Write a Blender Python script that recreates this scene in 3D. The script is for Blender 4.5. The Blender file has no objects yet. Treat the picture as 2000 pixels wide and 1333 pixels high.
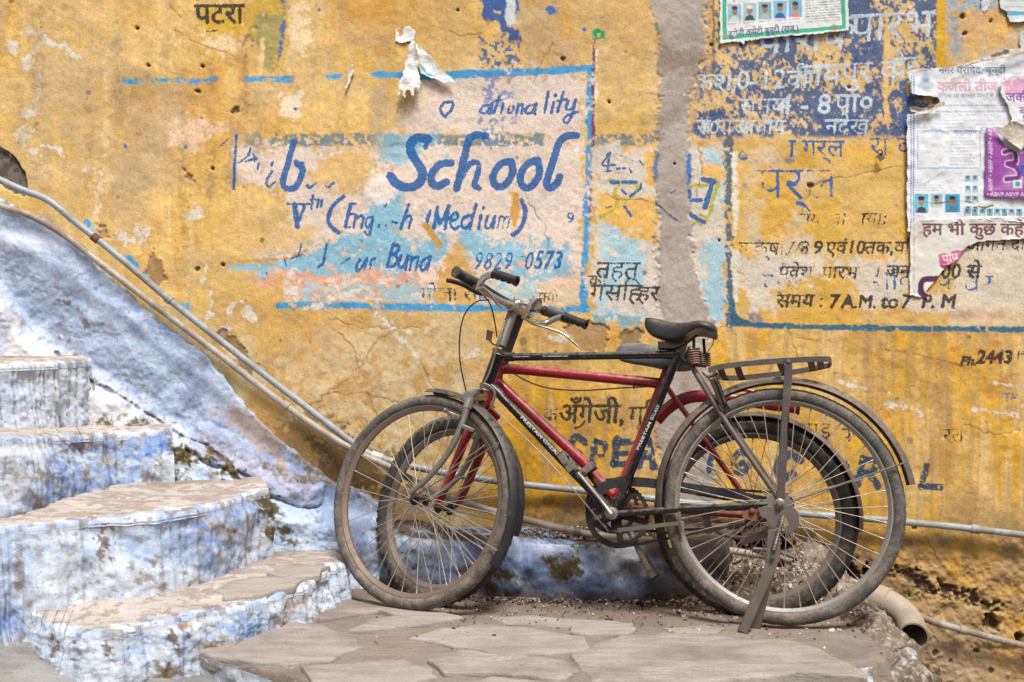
import bpy, bmesh, math, random
import numpy as np
from mathutils import Vector, Matrix, noise as mnoise

# ------------------------------------------------------------------ camera, world, sun, exposure
SC = bpy.context.scene
COL = SC.collection
F = 1944.0          # focal length in pixels of the 2000 px wide photograph (35 mm lens)
CZ = 0.84           # eye height of the crouching photographer
WY = 3.72           # distance of the painted wall
cam_d = bpy.data.cameras.new('camera'); cam = bpy.data.objects.new('camera', cam_d); COL.objects.link(cam)
cam.location = (0, 0, CZ); cam.rotation_euler = (math.radians(90), 0, 0)
cam_d.lens = 35; cam_d.sensor_width = 36; cam_d.clip_start = 0.05; cam_d.clip_end = 200
SC.camera = cam
SUN_EL, SUN_AZ = 62, 18      # high, soft sun behind the photographer's shoulder (overcast)
world = bpy.data.worlds.new('World'); SC.world = world; world.use_nodes = True
wn = world.node_tree; wn.nodes.clear()
sky = wn.nodes.new('ShaderNodeTexSky'); sky.sky_type = 'NISHITA'; sky.sun_disc = False
sky.sun_elevation = math.radians(SUN_EL); sky.sun_rotation = math.radians(180 - SUN_AZ)
sky.dust_density = 4.0; sky.air_density = 1.0; sky.ozone_density = 1.0
hs = wn.nodes.new('ShaderNodeHueSaturation'); hs.inputs['Saturation'].default_value = 0.22
bg = wn.nodes.new('ShaderNodeBackground'); bg.inputs['Strength'].default_value = 0.088
wo = wn.nodes.new('ShaderNodeOutputWorld')
wn.links.new(sky.outputs[0], hs.inputs['Color']); wn.links.new(hs.outputs[0], bg.inputs[0]); wn.links.new(bg.outputs[0], wo.inputs[0])
sun_d = bpy.data.lights.new('sun', 'SUN'); sun = bpy.data.objects.new('sun', sun_d); COL.objects.link(sun)
sun_d.energy = 2.7; sun_d.angle = math.radians(15); sun_d.color = (1.0, 0.955, 0.89)
sd = Vector((math.sin(math.radians(SUN_AZ)) * math.cos(math.radians(SUN_EL)), -math.cos(math.radians(SUN_AZ)) * math.cos(math.radians(SUN_EL)), math.sin(math.radians(SUN_EL))))
sun.rotation_euler = (-sd).to_track_quat('-Z', 'Y').to_euler()
sun.location = (1, -2, 6)
vs = SC.view_settings; vs.view_transform = 'Standard'; vs.look = 'None'; vs.exposure = 0.76; vs.gamma = 1.0; vs.use_curve_mapping = False
SC.cycles.max_bounces = 6; SC.cycles.use_denoising = True

# ------------------------------------------------------------------ helpers
rng = random.Random(7)
def P(u, v, y):
    """photo pixel at depth y -> world point"""
    return Vector(((u - 1000) * y / F, y, CZ - (v - 666.5) * y / F))
def Q(u, v, z):
    """photo pixel on the horizontal plane at height z -> world point"""
    return P(u, v, (CZ - z) * F / (v - 666.5))
def lin(c):
    c = np.asarray(c, dtype=np.float64) / 255.0
    return np.where(c <= 0.04045, c / 12.92, ((c + 0.055) / 1.055) ** 2.4)
def L(r, g, b, k=1.0):
    a = lin((r, g, b)) * k
    return (float(a[0]), float(a[1]), float(a[2]), 1.0)

def tag(o, label=None, cat=None, group=None, kind=None):
    if label: o['label'] = label
    if cat: o['category'] = cat
    if group: o['group'] = group
    if kind: o['kind'] = kind
    return o
def empty(name, loc):
    o = bpy.data.objects.new(name, None); COL.objects.link(o); o.location = loc; o.empty_display_size = 0.1
    return o
def origin_of(parent):
    v = Vector((0, 0, 0))
    while parent is not None:
        v += Vector(parent.location); parent = parent.parent
    return v
def link_mesh(me, name, mat, parent=None):
    o = bpy.data.objects.new(name, me); COL.objects.link(o)
    if mat is not None and not me.materials: me.materials.append(mat)
    if parent is not None: o.parent = parent
    return o

class MB:
    """collects faces in world space; build() links ONE mesh object"""
    def __init__(s): s.v = []; s.f = []
    def add(s, vs, fs):
        b = len(s.v); s.v += [Vector(x) for x in vs]; s.f += [tuple(i + b for i in f) for f in fs]
    def tube(s, pts, rad, seg=10, cap=True, flat=1.0, up=None):
        pts = [Vector(p) for p in pts]; n = len(pts)
        if not hasattr(rad, '__len__'): rad = [rad] * n
        b = len(s.v); prev = None
        for i, p in enumerate(pts):
            t = (pts[min(i + 1, n - 1)] - pts[max(i - 1, 0)]).normalized()
            if prev is None:
                a = Vector(up) if up is not None else (Vector((0, 0, 1)) if abs(t.z) < 0.9 else Vector((1, 0, 0)))
                x = (a - t * a.dot(t)).normalized()
            else:
                x = (prev - t * prev.dot(t)).normalized()
            prev = x; y = t.cross(x)
            for k in range(seg):
                an = 2 * math.pi * k / seg
                s.v.append(p + x * (math.cos(an) * rad[i]) + y * (math.sin(an) * rad[i] * flat))
        for i in range(n - 1):
            for k in range(seg):
                k2 = (k + 1) % seg
                s.f.append((b + i * seg + k, b + i * seg + k2, b + (i + 1) * seg + k2, b + (i + 1) * seg + k))
        if cap:
            s.f.append(tuple(b + k for k in range(seg))[::-1]); s.f.append(tuple(b + (n - 1) * seg + k for k in range(seg)))
        return s
    def bar(s, a, b, w, t, side):
        """flat bar from a to b: width w along 'side', thickness t"""
        a = Vector(a); b = Vector(b); d = (b - a).normalized(); x = Vector(side); x = (x - d * x.dot(d)).normalized(); y = d.cross(x)
        q = []
        for p in (a, b):
            for sx, sy in ((-1, -1), (1, -1), (1, 1), (-1, 1)): q.append(p + x * sx * w / 2 + y * sy * t / 2)
        s.add(q, [(3, 2, 1, 0), (4, 5, 6, 7), (0, 1, 5, 4), (1, 2, 6, 5), (2, 3, 7, 6), (3, 0, 4, 7)]); return s
    def strip(s, pts, w, t, side):
        """flat band along a polyline, width w along 'side' (vector or list), thickness t"""
        pts = [Vector(p) for p in pts]; n = len(pts); b = len(s.v)
        for i, p in enumerate(pts):
            d = (pts[min(i + 1, n - 1)] - pts[max(i - 1, 0)]).normalized()
            sv = Vector(side[i]) if isinstance(side, list) else Vector(side)
            x = (sv - d * sv.dot(d)).normalized(); y = d.cross(x)
            for sx, sy in ((-1, -1), (1, -1), (1, 1), (-1, 1)): s.v.append(p + x * sx * w / 2 + y * sy * t / 2)
        for i in range(n - 1):
            for k in range(4):
                k2 = (k + 1) % 4; s.f.append((b + i * 4 + k, b + i * 4 + k2, b + i * 4 + 4 + k2, b + i * 4 + 4 + k))
        s.f.append((b + 3, b + 2, b + 1, b)); e = b + (n - 1) * 4; s.f.append((e, e + 1, e + 2, e + 3)); return s
    def lathe(s, c, axis, prof, seg=24, closed=False, a0=0.0, a1=2 * math.pi, xref=None):
        """profile [(radius, along)] turned about axis through c"""
        ax = Vector(axis).normalized(); a = Vector(xref) if xref is not None else (Vector((0, 0, 1)) if abs(ax.z) < 0.9 else Vector((1, 0, 0)))
        x = (a - ax * a.dot(ax)).normalized(); y = ax.cross(x); full = abs(a1 - a0 - 2 * math.pi) < 1e-6
        n = seg if full else seg + 1; m = len(prof); b = len(s.v); c = Vector(c)
        for i in range(n):
            an = a0 + (a1 - a0) * i / seg; d = x * math.cos(an) + y * math.sin(an)
            for r, h in prof: s.v.append(c + d * r + ax * h)
        for i in range(seg):
            i2 = (i + 1) % n
            for k in range(m if closed else m - 1):
                k2 = (k + 1) % m
                s.f.append((b + i * m + k, b + i2 * m + k, b + i2 * m + k2, b + i * m + k2))
        if not full and closed:
            s.f.append(tuple(b + k for k in range(m))); s.f.append(tuple(b + (n - 1) * m + k for k in range(m))[::-1])
        return s
    def ball(s, c, r, seg=10, squash=(1, 1, 1)):
        prof = [(math.sin(math.pi * i / (seg // 2 + 1)) * r, -math.cos(math.pi * i / (seg // 2 + 1)) * r) for i in range(seg // 2 + 2)]
        b = len(s.v); s.lathe((0, 0, 0), (0, 0, 1), prof, seg)
        for i in range(b, len(s.v)):
            p = s.v[i]; s.v[i] = Vector(c) + Vector((p.x * squash[0], p.y * squash[1], p.z * squash[2]))
        return s
    def coil(s, a, b, r, wire, turns, seg=6, per=12):
        a = Vector(a); b = Vector(b); t = (b - a).normalized(); x = t.orthogonal().normalized(); y = t.cross(x)
        n = int(turns * per); s.tube([a + (b - a) * (i / n) + x * math.cos(2 * math.pi * i / per) * r + y * math.sin(2 * math.pi * i / per) * r for i in range(n + 1)], wire, seg); return s
    def plate(s, pts, nrm, t):
        """extruded outline"""
        nrm = Vector(nrm).normalized(); n = len(pts); pts = [Vector(p) for p in pts]
        q = [p + nrm * t / 2 for p in pts] + [p - nrm * t / 2 for p in pts]
        s.add(q, [tuple(range(n)), tuple(range(2 * n - 1, n - 1, -1))] + [(i, i + n, (i + 1) % n + n, (i + 1) % n) for i in range(n)]); return s
    def build(s, name, mat, parent=None, smooth=True, angle=40, bevel=0):
        o3 = origin_of(parent)
        me = bpy.data.meshes.new(name); me.from_pydata([tuple(p - o3) for p in s.v], [], s.f); me.validate()
        bm = bmesh.new(); bm.from_mesh(me); bmesh.ops.recalc_face_normals(bm, faces=bm.faces); bm.to_mesh(me); bm.free()
        if smooth:
            me.shade_smooth(); me.set_sharp_from_angle(angle=math.radians(angle))
        o = link_mesh(me, name, mat, parent)
        if bevel:
            md = o.modifiers.new('b', 'BEVEL'); md.width = bevel; md.segments = 2; md.limit_method = 'ANGLE'
        return o

def catmull(pts, per=8):
    pts = [Vector(p) for p in pts]; out = []
    e = [pts[0] * 2 - pts[1]] + pts + [pts[-1] * 2 - pts[-2]]
    for i in range(1, len(e) - 2):
        a, b, c, d = e[i - 1], e[i], e[i + 1], e[i + 2]
        for k in range(per):
            t = k / per
            out.append(0.5 * ((2 * b) + (c - a) * t + (2 * a - 5 * b + 4 * c - d) * t * t + (3 * b - a - 3 * c + d) * t ** 3))
    out.append(pts[-1]); return out

# ------------------------------------------------------------------ numpy noise and paint masks (all in photo-pixel units on the surface)
def _tab(seed): return np.random.RandomState(seed).rand(256, 256).astype(np.float32)
_TABS = {}
def vn(x, y, seed):
    if seed not in _TABS: _TABS[seed] = _tab(seed)
    T = _TABS[seed]
    xi = np.floor(x); yi = np.floor(y); fx = (x - xi).astype(np.float32); fy = (y - yi).astype(np.float32)
    fx = fx * fx * (3 - 2 * fx); fy = fy * fy * (3 - 2 * fy)
    x0 = xi.astype(np.int64) & 255; y0 = yi.astype(np.int64) & 255; x1 = (x0 + 1) & 255; y1 = (y0 + 1) & 255
    return (T[x0, y0] * (1 - fx) + T[x1, y0] * fx) * (1 - fy) + (T[x0, y1] * (1 - fx) + T[x1, y1] * fx) * fy
def fbm(u, v, s, seed, oct=4, sy=None, gain=0.55):
    """about 0..1, mean 0.5; s = size of the largest blobs in px"""
    sy = sy or s; a = 1.0; t = 0.0; o = np.zeros_like(u, dtype=np.float32)
    for i in range(oct):
        k = 2.03 ** i
        o += a * vn(u / s * k + 17.3 * i, v / sy * k + 9.1 * i, seed + i); t += a; a *= gain
    return np.clip((o / t - 0.5) * 1.5 + 0.5, 0, 1)
def ss(a, b, x):
    t = np.clip((x - a) / (b - a), 0, 1); return t * t * (3 - 2 * t)
def seg_dist(u, v, pts):
    d = np.full(u.shape, 1e9, dtype=np.float32)
    for (ax, ay), (bx, by) in zip(pts[:-1], pts[1:]):
        dx, dy = bx - ax, by - ay; l2 = dx * dx + dy * dy + 1e-9
        t = np.clip(((u - ax) * dx + (v - ay) * dy) / l2, 0, 1)
        d = np.minimum(d, (u - ax - t * dx) ** 2 + (v - ay - t * dy) ** 2)
    return np.sqrt(d)
def inside(u, v, pts):
    c = np.zeros(u.shape, dtype=bool); n = len(pts)
    for i in range(n):
        ax, ay = pts[i]; bx, by = pts[(i + 1) % n]
        if ay == by: continue
        c ^= ((ay > v) != (by > v)) & (u < (bx - ax) * (v - ay) / (by - ay) + ax)
    return c
def smooth2(pts, per=6):
    q = catmull([Vector((a, b, 0)) for a, b in pts], per); return [(p.x, p.y) for p in q]

class Canvas:
    """per-vertex paint: colour plus ink channels, addressed by pixel coordinates of the vertices"""
    def __init__(s, U, V):
        s.U = U.astype(np.float32); s.V = V.astype(np.float32); s.n = len(U)
        s.c = np.zeros((s.n, 3), dtype=np.float32); s.ink = np.zeros((s.n, 3), dtype=np.float32); s.h = np.zeros(s.n, dtype=np.float32)
        s._w1 = fbm(s.U, s.V, 14, 501, 3); s._w2 = fbm(s.U, s.V, 5, 511, 2); s._wear = fbm(s.U, s.V, 26, 521, 4); s._fine = fbm(s.U, s.V, 6.5, 531, 3)
    def sel(s, u0, v0, u1, v1, m=20):
        return np.nonzero((s.U > u0 - m) & (s.U < u1 + m) & (s.V > v0 - m) & (s.V < v1 + m))[0]
    def mix(s, col, mask, idx=None):
        col = np.asarray(lin(col), dtype=np.float32)
        if idx is None: s.c += (col - s.c) * mask[:, None]
        else: s.c[idx] += (col - s.c[idx]) * mask[:, None]
    def sd_poly(s, pts, idx, rough):
        u, v = s.U[idx], s.V[idx]
        d = seg_dist(u, v, list(pts) + [pts[0]]); d = np.where(inside(u, v, pts), d, -d)
        return d + (s._w1[idx] - 0.5) * 2 * rough + (s._w2[idx] - 0.5) * rough
    def poly(s, pts, col, soft=3, rough=6, op=1.0, wear=0.0, fine=False, smooth=False):
        """filled patch of paint; wear 0..1 = share flaked away"""
        if smooth: pts = smooth2(list(pts) + [pts[0]])[:-1]
        xs = [p[0] for p in pts]; ys = [p[1] for p in pts]
        idx = s.sel(min(xs), min(ys), max(xs), max(ys), rough * 2 + soft + 4)
        if len(idx) == 0: return
        m = ss(-soft, soft, s.sd_poly(pts, idx, rough)) * op
        if wear: m = m * s.flake(idx, wear, fine)
        s.mix(col, m, idx); return idx, m
    def flake(s, idx, wear, fine=False):
        w = (s._fine[idx] * 0.75 + s._wear[idx] * 0.25) if fine else (s._wear[idx] * 0.6 + s._fine[idx] * 0.4)
        return ss(wear - 0.06, wear + 0.06, (w - 0.5) * 1.6 + 0.5)
    def rect(s, u0, v0, u1, v1, col, **k): return s.poly([(u0, v0), (u1, v0), (u1, v1), (u0, v1)], col, **k)
    def line(s, pts, w, col, soft=1.2, rough=2, op=1.0, wear=0.0, fine=False, smooth=True):
        if smooth and len(pts) > 2: pts = smooth2(pts)
        xs = [p[0] for p in pts]; ys = [p[1] for p in pts]
        idx = s.sel(min(xs), min(ys), max(xs), max(ys), w + rough * 2 + 4)
        if len(idx) == 0: return
        d = w / 2 - seg_dist(s.U[idx], s.V[idx], pts) + (s._w1[idx] - 0.5) * 2 * rough + (s._w2[idx] - 0.5) * rough
        m = ss(-soft, soft, d) * op
        if wear: m = m * s.flake(idx, wear, fine)
        s.mix(col, m, idx); return idx, m
    def blob(s, u, v, r, col, op=1.0, soft=0.5, sy=1.0, rough=0.35):
        idx = s.sel(u - r, v - r * sy, u + r, v + r * sy, r * 0.8)
        if len(idx) == 0: return
        d = np.sqrt((s.U[idx] - u) ** 2 + ((s.V[idx] - v) / sy) ** 2) / r + (s._w1[idx] - 0.5) * 2 * rough
        m = (1 - ss(1 - soft, 1 + soft * 0.3, d)) * op; s.mix(col, m, idx); return idx, m
    # inks: 0 blue brush, 1 black brush, 2 pale brush -- stored as a distance field the material sharpens
    def put(s, ch, idx, d, wear):
        val = np.clip(0.5 + d / 6.0, 0, 1)
        if wear: val = val - wear * 1.2 * ss(.25, .8, s._wear[idx] * .6 + s._w1[idx] * .4)
        s.ink[idx, ch] = np.maximum(s.ink[idx, ch], val)
    def brush(s, ch, pts, w, wear=0.2, smooth=True):
        if smooth and len(pts) > 2: pts = smooth2(pts)
        xs = [p[0] for p in pts]; ys = [p[1] for p in pts]
        idx = s.sel(min(xs), min(ys), max(xs), max(ys), w + 6)
        if len(idx) == 0: return
        s.put(ch, idx, w / 2 - seg_dist(s.U[idx], s.V[idx], pts) + (s._w1[idx] - 0.5) * 1.6, wear)
    def strokes(s, ch, ox, oy, k, lst, wear=0.2):
        for pts, w in lst: s.brush(ch, [(ox + x / k, oy + y / k) for x, y in pts], w / k + 1.4, wear)
    def text(s, ch, txt, u, v, size, wear=0.2, slant=0.0, rot=0.0, bold=0.0, stretch=1.0, rough=1.2):
        """brush-written text: outline of the letters, baseline at (u, v)"""
        loops = glyph_loops(txt)
        if not loops: return
        cr, sr = math.cos(rot), math.sin(rot); out = []
        for lp in loops:
            q = []
            for x, y in lp:
                a, b = (x + y * slant) * size * stretch, -y * size
                q.append((u + a * cr - b * sr, v + a * sr + b * cr))
            out.append(q)
        xs = [p[0] for q in out for p in q]; ys = [p[1] for q in out for p in q]
        idx = s.sel(min(xs), min(ys), max(xs), max(ys), 6)
        if len(idx) == 0: return
        uu, vv = s.U[idx], s.V[idx]; d = np.full(uu.shape, 1e9, np.float32); ins = np.zeros(uu.shape, bool)
        for q in out:
            bx = [p[0] for p in q]; by = [p[1] for p in q]
            k = np.nonzero((uu > min(bx) - 5) & (uu < max(bx) + 5) & (vv > min(by) - 5) & (vv < max(by) + 5))[0]
            if len(k) == 0: continue
            d[k] = np.minimum(d[k], seg_dist(uu[k], vv[k], q + [q[0]])); ins[k] ^= inside(uu[k], vv[k], q)
        dd = np.where(ins, np.minimum(d, 9), -np.minimum(d, 9)) + bold + .6 + (s._w1[idx] - 0.5) * rough
        if ch is None: return idx, ss(-0.7, 0.7, dd - .6)
        s.put(ch, idx, dd, wear)

_GL = {}
def glyph_loops(txt):
    """letter outlines of a line of text, font size 1, from the built-in fonts"""
    if txt in _GL: return _GL[txt]
    cu = bpy.data.curves.new('t', 'FONT'); cu.body = txt; cu.resolution_u = 3; cu.fill_mode = 'NONE'
    o = bpy.data.objects.new('t', cu); COL.objects.link(o)
    dg = bpy.context.evaluated_depsgraph_get(); me = bpy.data.meshes.new_from_object(o.evaluated_get(dg))
    adj = {}
    for e in me.edges:
        a, b = e.vertices; adj.setdefault(a, []).append(b); adj.setdefault(b, []).append(a)
    seen = set(); loops = []
    for st in adj:
        if st in seen: continue
        lp = [st]; seen.add(st); cur = st
        while True:
            nx = [k for k in adj[cur] if k not in seen]
            if not nx: break
            cur = nx[0]; seen.add(cur); lp.append(cur)
        if len(lp) > 2: loops.append([(me.vertices[i].co.x, me.vertices[i].co.y) for i in lp])
    bpy.data.objects.remove(o); bpy.data.meshes.remove(me); bpy.data.curves.remove(cu)
    _GL[txt] = loops; return loops

# ------------------------------------------------------------------ material helpers
class NT:
    def __init__(s, name):
        s.m = bpy.data.materials.new(name); s.m.use_nodes = True; s.t = s.m.node_tree; s.t.nodes.clear()
        s.out = s.t.nodes.new('ShaderNodeOutputMaterial'); s.b = s.t.nodes.new('ShaderNodeBsdfPrincipled')
        s.t.links.new(s.b.outputs[0], s.out.inputs[0]); s.geo = s.t.nodes.new('ShaderNodeNewGeometry')
    def val(s, sock, x):
        if isinstance(x, bpy.types.NodeSocket): s.t.links.new(x, sock)
        else: sock.default_value = x
    def noise(s, scale, detail=3, rough=0.55, vec=None, dist=0.0):
        n = s.t.nodes.new('ShaderNodeTexNoise'); n.inputs['Scale'].default_value = scale; n.inputs['Detail'].default_value = detail
        n.inputs['Roughness'].default_value = rough; n.inputs['Distortion'].default_value = dist
        s.t.links.new(vec if vec is not None else s.geo.outputs['Position'], n.inputs['Vector']); return n.outputs['Fac']
    def voro(s, scale, feature='F1', vec=None):
        n = s.t.nodes.new('ShaderNodeTexVoronoi'); n.feature = feature; n.inputs['Scale'].default_value = scale
        s.t.links.new(vec if vec is not None else s.geo.outputs['Position'], n.inputs['Vector']); return n.outputs['Distance']
    def scaled(s, x, y, z):
        n = s.t.nodes.new('ShaderNodeMapping'); n.inputs['Scale'].default_value = (x, y, z); s.t.links.new(s.geo.outputs['Position'], n.inputs['Vector']); return n.outputs[0]
    def math(s, op, a, b=0.0, c=None):
        n = s.t.nodes.new('ShaderNodeMath'); n.operation = op; s.val(n.inputs[0], a); s.val(n.inputs[1], b)
        if c is not None: s.val(n.inputs[2], c)
        return n.outputs[0]
    def step(s, x, a, b, lo=0.0, hi=1.0):
        n = s.t.nodes.new('ShaderNodeMapRange'); n.interpolation_type = 'SMOOTHSTEP'; s.val(n.inputs['Value'], x)
        n.inputs['From Min'].default_value = a; n.inputs['From Max'].default_value = b; n.inputs['To Min'].default_value = lo; n.inputs['To Max'].default_value = hi
        return n.outputs[0]
    def mix(s, fac, a, b, blend='MIX'):
        n = s.t.nodes.new('ShaderNodeMix'); n.data_type = 'RGBA'; n.blend_type = blend
        s.val(n.inputs['Factor'], fac); s.val(n.inputs['A'], a) if False else s.val(n.inputs[6], a); s.val(n.inputs[7], b); return n.outputs[2]
    def attr(s, name):
        n = s.t.nodes.new('ShaderNodeAttribute'); n.attribute_name = name; return n
    def bump(s, h, strength=0.3, dist=0.002):
        n = s.t.nodes.new('ShaderNodeBump'); n.inputs['Strength'].default_value = strength; n.inputs['Distance'].default_value = dist
        s.val(n.inputs['Height'], h); s.t.links.new(n.outputs[0], s.b.inputs['Normal']); return n
    def set(s, **k):
        for a, x in k.items(): s.val(s.b.inputs[a.replace('_', ' ')], x)
        return s.m

def worn(name, col, dirt=(88, 74, 60), amount=0.45, rough=0.5, metal=0.0, scale=14, rust=None, dust=0.0, bump=0.15):
    """paint, metal or rubber with grime, optional rust and pale dust on upward faces"""
    t = NT(name)
    n = t.math('ADD', t.math('MULTIPLY', t.noise(scale, 5, 0.65), 0.6), t.math('MULTIPLY', t.noise(scale * 9, 3), 0.4))
    g = t.step(n, 0.64 - amount * 0.30, 0.80 - amount * 0.16)
    base = t.mix(g, L(*col), L(*dirt))
    if rust: base = t.mix(t.step(t.noise(scale * 2.3, 5, 0.7), 0.53, 0.64), base, L(*rust))
    if dust:
        nz = t.t.nodes.new('ShaderNodeSeparateXYZ'); t.t.links.new(t.geo.outputs['Normal'], nz.inputs[0])
        d = t.math('MULTIPLY', t.step(nz.outputs[2], 0.05, 0.9), t.step(t.noise(scale * 3, 4), 0.3, 0.6)); d = t.math('MULTIPLY', d, dust * 0.6)
        base = t.mix(d, base, L(168, 150, 128))
    r = t.step(n, 0.3, 0.7, rough, min(1.0, rough + 0.35))
    t.bump(t.noise(scale * 16, 3), bump, 0.0006)
    return t.set(Base_Color=base, Roughness=r, Metallic=t.step(g, 0, 1, metal, metal * 0.25) if metal else 0.0)

def painted_mat(name, bump=0.35):
    """surface whose paint layers come from vertex attributes 'paint' and 'ink', broken up by fine grain"""
    t = NT(name)
    base = t.attr('paint').outputs['Color']; ink = t.attr('ink').outputs['Color']
    sp = t.t.nodes.new('ShaderNodeSeparateColor'); t.t.links.new(ink, sp.inputs[0])
    fine = t.noise(400, 3, 0.7); mid = t.noise(120, 2, 0.6); pn = t.noise(150, 2, 0.65)
    gr = t.math('ADD', t.math('MULTIPLY', fine, 0.6), t.math('MULTIPLY', mid, 0.4))
    base = t.mix(1.0, base, t.mix(t.step(gr, 0.3, 0.7), (0.78, 0.76, 0.74, 1), (1.15, 1.15, 1.15, 1)), 'MULTIPLY')
    wob = t.math('MULTIPLY', t.math('SUBTRACT', t.math('ADD', t.math('MULTIPLY', pn, 0.55), t.math('MULTIPLY', fine, 0.45)), 0.5), 2.0)
    for k, col in ((2, L(180, 190, 198)), (0, L(10, 84, 146)), (1, L(36, 34, 36))):
        m = t.step(t.math('ADD', sp.outputs[k], wob), 0.46, 0.56)
        var = t.mix(t.step(mid, 0.4, 0.65), col, tuple(min(1, x * 1.3 + 0.012) for x in col[:3]) + (1,))
        base = t.mix(t.math('MULTIPLY', m, 0.93), base, var)
    # pits and specks
    base = t.mix(t.step(pn, 0.64, 0.70, 0, 0.6), base, L(86, 66, 46))
    base = t.mix(t.step(pn, 0.34, 0.28, 0, 0.5), base, L(212, 198, 174))
    h = t.math('ADD', t.math('MULTIPLY', fine, 0.5), mid)
    t.bump(h, bump, 0.003)
    return t.set(Base_Color=base, Roughness=0.9, Specular_IOR_Level=0.25)

def grid_mesh(name, X, Y, Z, nu, nv, canvas, mat, parent=None, keep=None):
    """grid of nv rows x nu columns; canvas colours go on as attributes"""
    o3 = origin_of(parent); N = nu * nv
    co = np.stack([X - o3.x, Y - o3.y, Z - o3.z], 1).astype(np.float32)
    i = np.arange(nv - 1)[:, None] * nu + np.arange(nu - 1)[None, :]
    q = np.stack([i, i + nu, i + nu + 1, i + 1], -1).reshape(-1, 4)
    if keep is not None: q = q[keep[q].all(1)]
    me = bpy.data.meshes.new(name); me.vertices.add(N); me.vertices.foreach_set('co', co.ravel())
    me.loops.add(q.size); me.loops.foreach_set('vertex_index', q.ravel().astype(np.int32))
    me.polygons.add(len(q)); me.polygons.foreach_set('loop_start', np.arange(0, q.size, 4, dtype=np.int32))
    me.update(calc_edges=True)
    if canvas is not None:
        for nm, arr in (('paint', canvas.c), ('ink', canvas.ink)):
            a = me.color_attributes.new(nm, 'FLOAT_COLOR', 'POINT')
            a.data.foreach_set('color', np.concatenate([np.clip(arr, 0, 1), np.ones((N, 1), np.float32)], 1).astype(np.float32).ravel())
    me.shade_smooth()
    return link_mesh(me, name, mat, parent)

# ------------------------------------------------------------------ street
def simple_grid(name, x0, x1, y0, y1, step, zf, mat, parent=None):
    nx = int((x1 - x0) / step) + 1; ny = int((y1 - y0) / step) + 1
    X, Yg = np.meshgrid(np.linspace(x0, x1, nx), np.linspace(y1, y0, ny)); X = X.ravel(); Yg = Yg.ravel()
    return grid_mesh(name, X, Yg, zf(X, Yg), nx, ny, None, mat, parent)

def stone_mat(name, a, b, dirt, paint=None):
    t = NT(name)
    oi = t.t.nodes.new('ShaderNodeObjectInfo')
    off = t.t.nodes.new('ShaderNodeVectorMath'); off.operation = 'ADD'; t.t.links.new(t.geo.outputs['Position'], off.inputs[0])
    cmb = t.t.nodes.new('ShaderNodeCombineXYZ'); t.val(cmb.inputs[0], t.math('MULTIPLY', oi.outputs['Random'], 13.0)); t.val(cmb.inputs[1], t.math('MULTIPLY', oi.outputs['Random'], 7.0)); t.t.links.new(cmb.outputs[0], off.inputs[1])
    mp = t.t.nodes.new('ShaderNodeMapping'); mp.inputs['Scale'].default_value = (1, 5, 9); mp.inputs['Rotation'].default_value = (0.05, 0.06, 0.25); t.t.links.new(off.outputs[0], mp.inputs[0])
    lay = t.noise(7, 6, 0.62, mp.outputs[0], 0.4); big = t.noise(3.2, 4, 0.6, off.outputs[0]); fine = t.noise(170, 4, 0.7)
    c = t.mix(t.step(lay, 0.32, 0.68), L(*a), L(*b))
    c = t.mix(t.math('MULTIPLY', t.step(big, 0.45, 0.68), 0.75), c, L(*dirt))
    c = t.mix(t.math('MULTIPLY', t.step(oi.outputs['Random'], 0, 1), 0.25), c, L(172, 160, 150))
    c = t.mix(1.0, c, t.mix(t.step(fine, 0.25, 0.75), (0.8, 0.79, 0.78, 1), (1.14, 1.14, 1.14, 1)), 'MULTIPLY')
    c = t.mix(t.math('MULTIPLY', t.step(t.noise(55, 3), 0.63, 0.70), 0.5), c, L(105, 90, 76))
    c = t.mix(t.math('MULTIPLY', t.step(t.noise(230, 2), 0.70, 0.74), 0.6), c, L(225, 215, 200))
    if paint:
        nz = t.t.nodes.new('ShaderNodeSeparateXYZ'); t.t.links.new(t.geo.outputs['True Normal'], nz.inputs[0])
        side = t.step(t.math('ADD', nz.outputs[2], t.math('MULTIPLY', t.noise(25, 4), 0.5)), 0.95, 0.75)
        c = t.mix(t.math('MULTIPLY', side, 0.85), c, t.mix(t.step(t.noise(16, 4), 0.4, 0.6), L(*paint), L(208, 214, 224)))
    h = t.math('ADD', t.math('MULTIPLY', lay, 1.5), t.math('ADD', t.math('MULTIPLY', fine, 0.35), t.math('MULTIPLY', t.noise(40, 4), 0.8)))
    t.bump(h, 0.55, 0.006)
    return t.set(Base_Color=c, Roughness=0.85, Specular_IOR_Level=0.3)

M = {}
M['street'] = stone_mat('street_cement', (126, 124, 119), (110, 108, 104), (150, 150, 150))
M['stone'] = stone_mat('sandstone_flags', (196, 180, 166), (174, 158, 146), (150, 132, 116))
M['tread'] = stone_mat('tread_stone', (186, 168, 156), (164, 146, 136), (140, 122, 108))
M['dirt'] = stone_mat('trodden_dirt', (118, 106, 94), (100, 89, 79), (78, 68, 59))

def street_z(x, y): return -0.075 + 0.09 * ss(-0.7, -1.4, x) - 0.5 * ss(1.08, 1.22, x) * ss(1.9, 2.3, y) - 0.05 * ss(2.2, 0.5, y) + 0.012 * fbm(x * 100, y * 100, 40, 61, 4)
street = simple_grid('street', -3.4, 3.4, -1.5, 4.2, 0.035, street_z, M['street']); tag(street, kind='structure')
far = simple_grid('ground', -60, 60, -60, 60, 6.0, lambda x, y: np.full_like(x, -0.75), M['street']); tag(far, kind='structure')
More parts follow.
